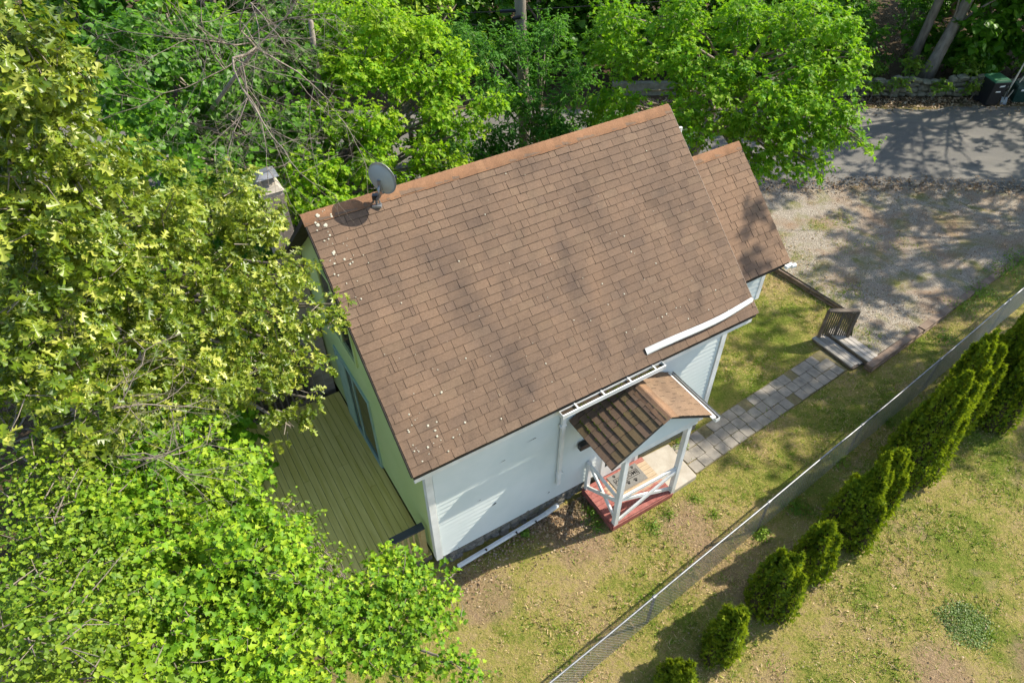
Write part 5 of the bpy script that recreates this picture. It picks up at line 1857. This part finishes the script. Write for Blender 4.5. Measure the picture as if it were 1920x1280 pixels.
far = [(-17, 28.5, 'far left'), (-12, 29.5, 'second from the left'), (-7.5, 28.2, 'left of the pole'), (-3.2, 29.6, 'just left of the pole'), (1.2, 28.4, 'right behind the pole'), (5.0, 29.6, 'between pole and the large maple'), (9.2, 28.6, 'behind the large maple'),
       (12.6, 30.0, 'left of the leaning trunk'), (19.2, 29.4, 'right of the leaning trunk'), (23.5, 28.8, 'above the two bins'), (27.5, 30.5, 'in the top right corner')]
for i, (x, y, where) in enumerate(far):
    blob_tree('forest_tree', 'dark green forest tree beyond the road, ' + where, 'tree', (x, y, 0.13), 2.5, 2.0, 0.5, 6.5, 30, 1.05, MAPLE_LO, 'forest', 300 + i, 15, 0.25, 8, 0.6, trunk_r=0.17, group='forest trees beyond the road')
for i in range(9):
    x, y = -20 + i * 6.0 + rr.uniform(-1, 1), 34 + rr.uniform(-1.5, 2.5)
    blob_tree('forest_tree', 'shaded forest tree of the back row at the top edge, ' + ['first', 'second', 'third', 'fourth', 'fifth', 'sixth', 'seventh', 'eighth', 'ninth'][i] + ' from the left', 'tree', (x, y, 0.13), 3.2, 2.5, 0.5, 9, 26, 1.5, QUAD, 'forest', 340 + i, 12, 0.30, 8, 0.7, trunk_r=0.2, group='back row of the forest')
# leaning big trunk tree
tree('forest_tree', 'tree with a thick leaning grey trunk behind the stone wall', 'tree', (16.75, 27.7, 0.13), 3.5, [(Vector((18.6 + dx, 28.6 + dy, z)), 1.1) for dx, dy, z in ((-1.5, 0, 5.2), (0.5, -.5, 5.4), (1.8, .6, 5.6), (0, 1.2, 6.4), (-2.6, .8, 6.0), (2.6, -.4, 4.6), (-.6, -.6, 7.2), (-2.2, -1.2, 4.6))], MAPLE, 'forest', 371, dens=20, per=8, length=0.6, size=0.22, trunk_r=0.27, bark='bark', top=(18.4, 29.0, 8.5))
# plants on the wall foot
for i, (x, y, rad) in enumerate(((15.0, 26.2, .32), (16.6, 26.15, .38), (18.0, 26.2, .3), (13.9, 26.1, .4), (15.8, 27.1, .5), (17.9, 27.1, .55), (14.2, 27.3, .6), (20.4, 27.2, .5))):
    where = ['left of the middle', 'below the leaning trunk', 'left of the black bin', 'at the left end', 'on top of the wall left of the trunk', 'on top of the wall right of the trunk', 'on top at the left end', 'on top above the sticks'][i]
    cs = [(Vector((x + rr.uniform(-.25, .25), y + rr.uniform(-.15, .15), 0.55 + rr.uniform(0, .35) + (0.35 if y > 26.8 else 0))), rad) for _ in range(3)]
    tree('wall_plant', 'leafy green plant at the stone wall, ' + where, 'plant', (x, y, 0.13), 0.3, cs, OVAL, 'weed', 400 + i, dens=45, per=7, length=0.25, size=0.12, trunk_r=0.02, top=(x, y, 0.8), limb_r=0.015)

# trees standing right of the frame; only their shade reaches the pad and the road
for i, (x, y, rad, z0, z1, ncl) in enumerate(((20.5, 15.2, 2.6, 7.0, 13.0, 34), (25.5, 19.5, 3.2, 6.0, 13.5, 46), (30.5, 24.5, 3.6, 5.0, 13, 46), (27.0, 14.5, 2.8, 8.0, 14.5, 26), (35.0, 20.0, 3.6, 6, 15, 40), (33.0, 29.0, 3.6, 5, 13, 40), (26.5, 27.5, 3.0, 5, 12, 36), (22.5, 19.4, 3.2, 6.5, 12.5, 60), (24.5, 22.4, 2.8, 7.0, 12.5, 40), (18.2, 14.4, 2.4, 7.5, 12.5, 34), (21.5, 27.6, 3.4, 7.0, 13.0, 44), (16.6, 29.0, 3.2, 8.0, 13.0, 36))):
    blob_tree('roadside_tree', 'tall leafy tree standing outside the picture, shading the pad and the road', 'tree', (x, y, 0.13), rad, rad, z0, z1, ncl, 0.72, QUAD, 'maple2', 500 + i, 12, 0.19, 8, 0.4, trunk_r=0.2, group='trees right of the picture', lean=(0, -2.6) if y > 27 and x < 25 else (0, 0))

ov = [(H(a_, b_, z_) + SUN * t_, r_) for a_, b_, z_, t_, r_ in ((7.55, 0.75, 4.5, 13.5, .55), (7.3, 0.35, 4.2, 14.2, .5), (7.8, 1.0, 4.8, 14.0, .35), (9.3, 1.3, 0.0, 20, .8), (9.8, 0.2, 0, 20, .7), (8.6, -0.6, 0, 20.5, .6), (9.8, -1.2, 0, 20, .7), (11.0, -1.6, 0, 20, .6), (7.6, -0.1, 0, 21, .5), (10.6, 1.6, 0, 20, .8))]
tree('roadside_tree', 'tall slender tree outside the picture whose shade falls on the path', 'tree', (19.8, 13.0, 0.2), 7, ov, QUAD, 'maple2', 530, dens=22, per=8, length=0.35, size=0.17, trunk_r=0.14, top=(19.0, 14.0, 12.0))
# ------------------------------------------------------------------ arborvitae along the fence
def arborvitae(a, b, h, rad, tips, label, seed):
    rs_ = np.random.RandomState(seed)
    p = H(a, b)
    z0 = float(groundz(np.array(p.x), np.array(p.y)))
    e = empty('arborvitae', (p.x, p.y, z0), rs_.uniform(0, 6))
    tag(e, label, 'arborvitae', 'arborvitae row along the fence')
    lobes = [(0.0, 0.0, h * 0.88, rad * 0.74)]
    ph0 = rs_.uniform(0, 6.28)
    for k_ in range(tips + 6):
        t = ph0 + 2.4 * k_ + rs_.uniform(-0.3, 0.3)
        q = rs_.uniform(0.25, 0.78) * rad
        lobes.append((q * math.cos(t), q * math.sin(t), h * (1.05 - 0.60 * q / rad + rs_.uniform(-0.12, 0.10)), rad * rs_.uniform(0.26, 0.42)))
    P, Nn, T, S = [], [], [], []
    core_ = MB()
    for (lx, ly, lh, lr) in lobes:
        n_ = int(3000 * lr * lh)
        t = rs_.rand(n_) ** 0.85
        z = 0.02 + t * lh
        prof = lr * (1 - t ** 1.7) ** 0.95 * (0.80 + 0.35 * np.minimum(1, t * 5)) + 0.01
        ph = rs_.rand(n_) * 2 * np.pi
        bumpy = 1 + 0.12 * np.sin(ph * 5 + z * 9 + seed) + 0.10 * np.sin(ph * 3 - z * 14) + rs_.normal(size=n_) * 0.09
        rr_ = prof * bumpy * (1 - 0.22 * rs_.rand(n_) ** 2)
        out = np.stack([np.cos(ph), np.sin(ph), np.zeros(n_)], 1)
        P.append(np.stack([lx + rr_ * np.cos(ph), ly + rr_ * np.sin(ph), z], 1))
        tang = np.stack([-np.sin(ph), np.cos(ph), np.zeros(n_)], 1)
        Nn.append(tang * rs_.choice([-1, 1], size=(n_, 1)) + out * 0.7 + rs_.normal(size=(n_, 3)) * 0.4 + np.array([0, 0, 0.2]))
        T.append(out * 0.75 + np.array([0, 0, 0.8]) + rs_.normal(size=(n_, 3)) * 0.3)
        S.append(0.05 + 0.06 * rs_.rand(n_))
        ring = []
        for i in range(9):
            tt = i / 8
            ring.append((tt * lh * 0.93, 0.74 * lr * (1 - tt ** 1.7) ** 0.95 * (0.8 + 0.35 * min(1, tt * 5)) + 0.005))
        vv_, ff_ = [], []
        for i, (z_, q) in enumerate(ring):
            for j in range(10):
                th_ = 2 * math.pi * j / 10
                vv_.append((lx + q * math.cos(th_), ly + q * math.sin(th_), z_))
        for i in range(8):
            for j in range(10):
                ff_.append((i * 10 + j, i * 10 + (j + 1) % 10, (i + 1) * 10 + (j + 1) % 10, (i + 1) * 10 + j))
        core_.add(vv_, ff_)
    me_ = leaf_mesh('foliage', FROND, np.concatenate(P), np.concatenate(Nn), np.concatenate(T), np.concatenate(S), M['cedar'], 0.1, 0.1)
    tag(link('foliage', me_, e), kind='stuff')
    core_.build('light_block_core', M['cedarcore'], e, smooth=True)  # solid dark core added inside the foliage to block the light
    MB().tube([(0, 0, -0.1), (0, 0, 0.4)], 0.05, 7).build('trunk', M['bark'], e)


for i, (a, b, h, rad, tips, lab) in enumerate((
        (2.30, -4.00, 1.30, 0.36, 2, 'arborvitae cut by the bottom edge of the picture'),
        (3.44, -3.88, 1.70, 0.37, 3, 'small arborvitae nearest the bottom, lowest whole one in the row'),
        (4.70, -3.72, 2.05, 0.42, 3, 'second whole arborvitae from the bottom, with split top'),
        (5.80, -3.62, 1.95, 0.40, 3, 'third whole arborvitae from the bottom'),
        (7.00, -3.48, 2.75, 0.42, 4, 'fourth whole arborvitae from the bottom, with ragged tips'),
        (7.85, -3.40, 2.35, 0.36, 3, 'narrow arborvitae squeezed below the tallest one'),
        (9.20, -3.20, 3.60, 0.52, 4, 'tallest widest arborvitae in the middle of the row'),
        (10.1, -3.00, 3.75, 0.42, 3, 'slim tall arborvitae pressed against the back of the tallest one'),
        (11.1, -2.90, 3.0, 0.42, 2, 'arborvitae second behind the tallest one'),
        (12.2, -3.20, 2.2, 0.46, 2, 'shaded round arborvitae right of the tallest one'),
        (12.3, -2.70, 2.9, 0.44, 2, 'tall narrow arborvitae near the right edge'),
        (13.4, -2.60, 2.7, 0.44, 2, 'tall narrow arborvitae cut by the right edge'))):
    arborvitae(a, b, h, rad, tips, lab, 600 + i)

# ------------------------------------------------------------------ grass, litter, weeds
FOOT = [[(H(a, b).x, H(a, b).y) for a, b in q] for q in (
    [(-0.05, 0.0), (8.0, 0.0), (8.0, 5.7), (-0.05, 5.7)], [(3.25, -1.08), (5.6, -1.08), (5.6, 0.1), (3.25, 0.1)], [(-2.55, 0.2), (0, 0.2), (0, 5.1), (-2.55, 5.1)],
    [(10.8, -0.7), (11.7, -0.7), (11.7, 0.7), (10.8, 0.7)])]
PATH = [(H(a, b).x, H(a, b).y) for a, b in ((5.58, -0.90), (10.80, -0.50), (10.84, 0.32), (5.62, -0.06))]


def vnoise(x, y, sc, seed):
    rs_ = np.random.RandomState(seed)
    g_ = rs_.rand(64, 64)
    X, Y = x * sc, y * sc
    i, j = np.floor(X).astype(int), np.floor(Y).astype(int)
    fx, fy = sstep(X - i), sstep(Y - j)
    G = lambda a_, b_: g_[a_ % 64, b_ % 64]
    return (G(i, j) * (1 - fx) + G(i + 1, j) * fx) * (1 - fy) + (G(i, j + 1) * (1 - fx) + G(i + 1, j + 1) * fx) * fy


rs = np.random.RandomState(55)
nt_, nb_ = 15000, 900000
ab = lambda n_: (rs.uniform(-0.6, 16.5, n_), rs.uniform(-8.2, 4.2, n_))
ta, tb = ab(nt_)
per_t = 12
rt = 0.012 + 0.045 * rs.rand(nt_) ** 2
ba, bb_ = ab(nb_)
a_all = np.concatenate([ba, (ta[:, None] + rs.normal(size=(nt_, per_t)) * rt[:, None]).ravel()])
b_all = np.concatenate([bb_, (tb[:, None] + rs.normal(size=(nt_, per_t)) * rt[:, None]).ravel()])
gx_, gy_ = OX + a_all * CA - b_all * SA, OY + a_all * SA + b_all * CA
tall = np.concatenate([np.full(nb_, 0.72), np.repeat(0.9 + 0.6 * rs.rand(nt_), per_t)])
n_ = len(gx_)
ha, hb_ = toH(gx_, gy_)
keep = (hb_ < 3.5) | (ha > 8)
keep &= hb_ > -8.5
on_pad = in_poly(gx_, gy_, DRIVE_POLY)
pad_g = vnoise(gx_, gy_, 0.9, 21) * 0.6 + vnoise(gx_, gy_, 2.6, 22) * 0.4 + 0.25 * np.clip((9.6 - gx_) / 2.0, 0, 1)
keep &= ~on_pad | (rs.rand(n_) < np.clip((pad_g - 0.52) * 3.0, 0, 0.7))
for f_ in FOOT:
    keep &= ~in_poly(gx_, gy_, f_)
pth = in_poly(gx_, gy_, PATH)
ja = (ha - 5.74 + 0.134) % 0.268
ja = np.minimum(ja, 0.268 - ja)
jb = (hb_ + 0.745 - 0.076 * (ha - 5.74) + 0.134) % 0.268
jb = np.minimum(jb, 0.268 - jb)
keep &= ~pth | ((np.minimum(ja, jb) < 0.022) & (rs.rand(n_) < 0.55)) | (rs.rand(n_) < 0.03)
dn = vnoise(gx_, gy_, 1.1, 1) * 0.5 + vnoise(gx_, gy_, 3.3, 2) * 0.3 + vnoise(gx_, gy_, 9, 3) * 0.2
cl_ = vnoise(gx_, gy_, 15.0, 4) * 0.6 + vnoise(gx_ + gy_, gy_ - gx_, 19.0, 5) * 0.4
keep &= rs.rand(n_) < np.clip((dn - 0.16) * 2.6, 0.12, 1) * np.clip((cl_ - 0.36) * 4.5, 0.05, 1)
for c_, rad_ in BARE:
    keep &= rs.rand(n_) > 0.7 * np.clip(1.15 - np.hypot(gx_ - c_.x, gy_ - c_.y) / rad_, 0, 1)
near_wall = (hb_ > -0.75) & (ha > -0.2) & (ha < 3.4)
keep &= ~near_wall | (rs.rand(n_) < 0.25)
fwd = gy_ * math.cos(PITCH) + CAMH * math.sin(PITCH)
keep &= (1301 * (gy_ * math.sin(PITCH) - CAMH * math.cos(PITCH)) / fwd > -700)
uu = 1301 * gx_ / fwd
keep &= (uu > -1000) & (uu < 1010)
gx_, gy_, dn, tall, on_pad = gx_[keep], gy_[keep], dn[keep], tall[keep], on_pad[keep]
n_ = len(gx_)
P = np.stack([gx_, gy_, np.where(on_pad, 0.166, groundz(gx_, gy_) - 0.004)], 1)
T = rs.normal(size=(n_, 3)) * 0.8 + np.array([0, 0, 0.75])
T[:, 2] = np.abs(T[:, 2]) + 0.1
Nn = rs.normal(size=(n_, 3)) + np.array([0, 0, 0.6])
S = (0.035 + 0.04 * rs.rand(n_)) * (0.7 + 0.8 * dn) * tall
tag(link('grass', leaf_mesh('grass', BLADE, P, Nn, T, S, M['grass'], 0.0, 0.3, 0.22)), 'short dry and green grass of the lawn', 'grass', kind='stuff')


def litter(n_, fx, label, seed, size=0.055):
    rs_ = np.random.RandomState(seed)
    xy = fx(rs_, n_)
    zz = xy[:, 2]
    P_ = np.stack([xy[:, 0], xy[:, 1], zz + 0.012 + 0.012 * rs_.rand(len(xy))], 1)
    N_ = rs_.normal(size=P_.shape) * 0.35 + np.array([0, 0, 1])
    T_ = rs_.normal(size=P_.shape)
    S_ = size * (0.5 + 0.9 * rs_.rand(len(xy)))
    tag(link('leaf_litter', leaf_mesh('leaf_litter', OVAL, P_, N_, T_, S_, M['litter'], 0.5, -0.3, 1.1)), label, 'leaf litter', kind='stuff')


def lit_wall(rs_, n_):
    a = np.where(rs_.rand(n_) < 0.55, rs_.normal(2.75, 0.35, n_), rs_.uniform(0.1, 3.3, n_))
    b = -0.1 - np.abs(rs_.normal(0, 0.32, n_))
    p = np.stack([OX + a * CA - b * SA, OY + a * SA + b * CA], 1)
    return np.column_stack([p, groundz(p[:, 0], p[:, 1])])


def lit_verge(rs_, n_):
    x = rs_.uniform(4, 26, n_)
    y = 26.3 - np.abs(rs_.normal(0, 0.55, n_))
    return np.column_stack([x, y, np.maximum(groundz(x, y), 0.20 * (y < 25.4))])


def lit_drive(rs_, n_):
    x = rs_.uniform(7, 20, n_ * 3)
    y = rs_.uniform(12.5, 20.3, n_ * 3)
    k_ = (in_poly(x, y, DRIVE_POLY) | (y > 19.3)) & (rs_.rand(n_ * 3) < np.clip((vnoise(x, y, 0.5, 9) - 0.35) * 2 + 0.5 * (y > 18.6), 0.03, 1))
    x, y = x[k_][:n_], y[k_][:n_]
    return np.column_stack([x, y, np.full(len(x), 0.172)])


def lit_edge(rs_, n_):
    x = rs_.uniform(7, 22, n_)
    y = 19.75 - 0.028 * np.maximum(0.0, x - 11) ** 1.35 + rs_.normal(0, 0.28, n_)
    return np.column_stack([x, y, np.full(n_, 0.185)])


def lit_lawn(rs_, n_):
    x = rs_.uniform(-1.5, 12, n_ * 2)
    y = rs_.uniform(4, 15, n_ * 2)
    a, b = toH(x, y)
    k_ = (b < -0.1) & (rs_.rand(n_ * 2) < np.clip((vnoise(x, y, 0.9, 12) - 0.4) * 1.6, 0.02, 1)) & ~in_poly(x, y, DRIVE_POLY)
    x, y = x[k_][:n_], y[k_][:n_]
    return np.column_stack([x, y, groundz(x, y) + 0.01])


litter(3600, lit_wall, 'brown dead leaves heaped along the house foundation', 61, 0.034)
litter(6500, lit_verge, 'brown dead leaves along the far verge of the road', 62, 0.075)
litter(7000, lit_drive, 'dead leaves scattered over the gravel pad', 63, 0.032)
litter(2400, lit_edge, 'dead leaves gathered along the near edge of the road', 65, 0.06)
litter(2600, lit_lawn, 'bits of dry leaf scattered over the lawn', 64, 0.03)


def weed(x, y, rad, hgt, size, label, seed, mat='weed', n_l=46, tpl=OVAL, cat='weed', name='weed_plant', grp=None):
    rs_ = np.random.RandomState(seed)
    z0 = float(groundz(np.array(x), np.array(y)))
    e = empty(name, (x, y, z0))
    tag(e, label, cat, grp)
    d = norm(rs_.normal(size=(n_l, 3)) * np.array([1, 1, 0.3]))
    rr_ = rad * rs_.rand(n_l, 1) ** 0.75 * (0.6 + 0.6 * rs_.rand(n_l, 1))
    P_ = d * rr_ * np.array([1, 1, 0]) + np.stack([np.zeros(n_l), np.zeros(n_l), 0.02 + hgt * rs_.rand(n_l) * (1 - 0.5 * rr_[:, 0] / rad)], 1)
    N_ = np.array([0, 0, 1.0]) + d * 0.4 + rs_.normal(size=(n_l, 3)) * 0.35
    T_ = d + rs_.normal(size=(n_l, 3)) * 0.4
    link('leaves', leaf_mesh('leaves', tpl, P_, N_, T_, size * (0.6 + 0.7 * rs_.rand(n_l)), M[mat], 0.2, 0.3, 1.0), e)
    st_ = MB()
    for k_ in range(min(n_l, 14)):
        st_.tube([(0, 0, 0), tuple(P_[k_] * np.array([.5, .5, .8])), tuple(P_[k_])], 0.004, 3, cap=False)
    st_.build('stems', M['weed'], e)


for i, (u, v, rad, hgt, sz, lab) in enumerate((
        (1427, 1003, .17, .16, .10, 'broad leaved weed at the fence foot near the second post'), (1492, 948, .26, .22, .10, 'leafy weed clump at the fence foot opposite the porch'),
        (1575, 862, .2, .2, .08, 'weed tuft at the fence foot beside the middle post'), (1222, 985, .2, .12, .06, 'yellow green weeds against the porch front, left part'),
        (1253, 962, .16, .12, .055, 'yellow green weeds against the porch front, right part'), (1107, 962, .2, .18, .07, 'dark green weeds left of the porch floor'), (1302, 935, .16, .12, .05, 'weed tuft at front corner of the concrete step'),
        (1275, 835, .2, .2, .08, 'green plant behind the concrete step, under porch roof'), (1340, 962, .12, .07, .06, 'small weed in the bare soil right of the porch'), (1665, 790, .22, .24, .07, 'thin weeds behind the fence, right of the middle post'),
        (1770, 640, .3, .3, .08, 'green weeds between timbers and fence near the last post'), (1832, 560, .42, .4, .09, 'lush green weed clump beside the long timbers'), (1800, 585, .34, .3, .08, 'yellow green weeds leaning on the long timbers'),
        (1880, 520, .5, .4, .1, 'bright green bushy weeds at the right edge by the pad'), (1910, 500, .5, .4, .1, 'bright green weeds cut by the right edge'), (985, 1000, .07, .14, .08, 'thin green tuft beside the fallen downspout'),
        (880, 1020, .1, .1, .05, 'tiny weed at the foundation near the house corner'), (1120, 985, .18, .14, .06, 'low weeds below the porch left edge'))):
    p_ = at(u, v, 1) - Vector((0, 0, CAMH))
    t_ = -CAMH / p_.z
    weed(p_.x * t_, p_.y * t_, rad * 1.25, hgt * 0.8, sz * 0.5, lab, 700 + i, n_l=int(60 + 560 * rad))
# low green patch on the right lawn
rs = np.random.RandomState(71)
n_ = 2600
t = rs.rand(n_) * 6.283
q = np.sqrt(rs.rand(n_)) * (0.40 + 0.03 * np.sin(3 * t) + 0.04 * np.sin(5 * t + 1) + 0.06 * rs.normal(size=n_))
px_, py_ = 8.0 + q * np.cos(t) * 1.05, 5.42 + q * np.sin(t)
P = np.stack([px_, py_, groundz(px_, py_) + 0.03 * rs.rand(n_)], 1)
M['clover'] = leafmat('clover_leaf', [(0.10, 0.18, 0.03), (0.16, 0.25, 0.05), (0.24, 0.32, 0.09)], (0.2, 0.32, 0.05), 0.3, shiftamt=0.0)
tag(link('clover_patch', leaf_mesh('clover_patch', OVAL, P, rs.normal(size=P.shape) * 0.4 + np.array([0, 0, 1]), rs.normal(size=P.shape), 0.018 + 0.02 * rs.rand(n_), M['clover'], 0.2, 0.2)), 'round patch of greener ground cover on the right lawn', 'ground cover', kind='stuff')
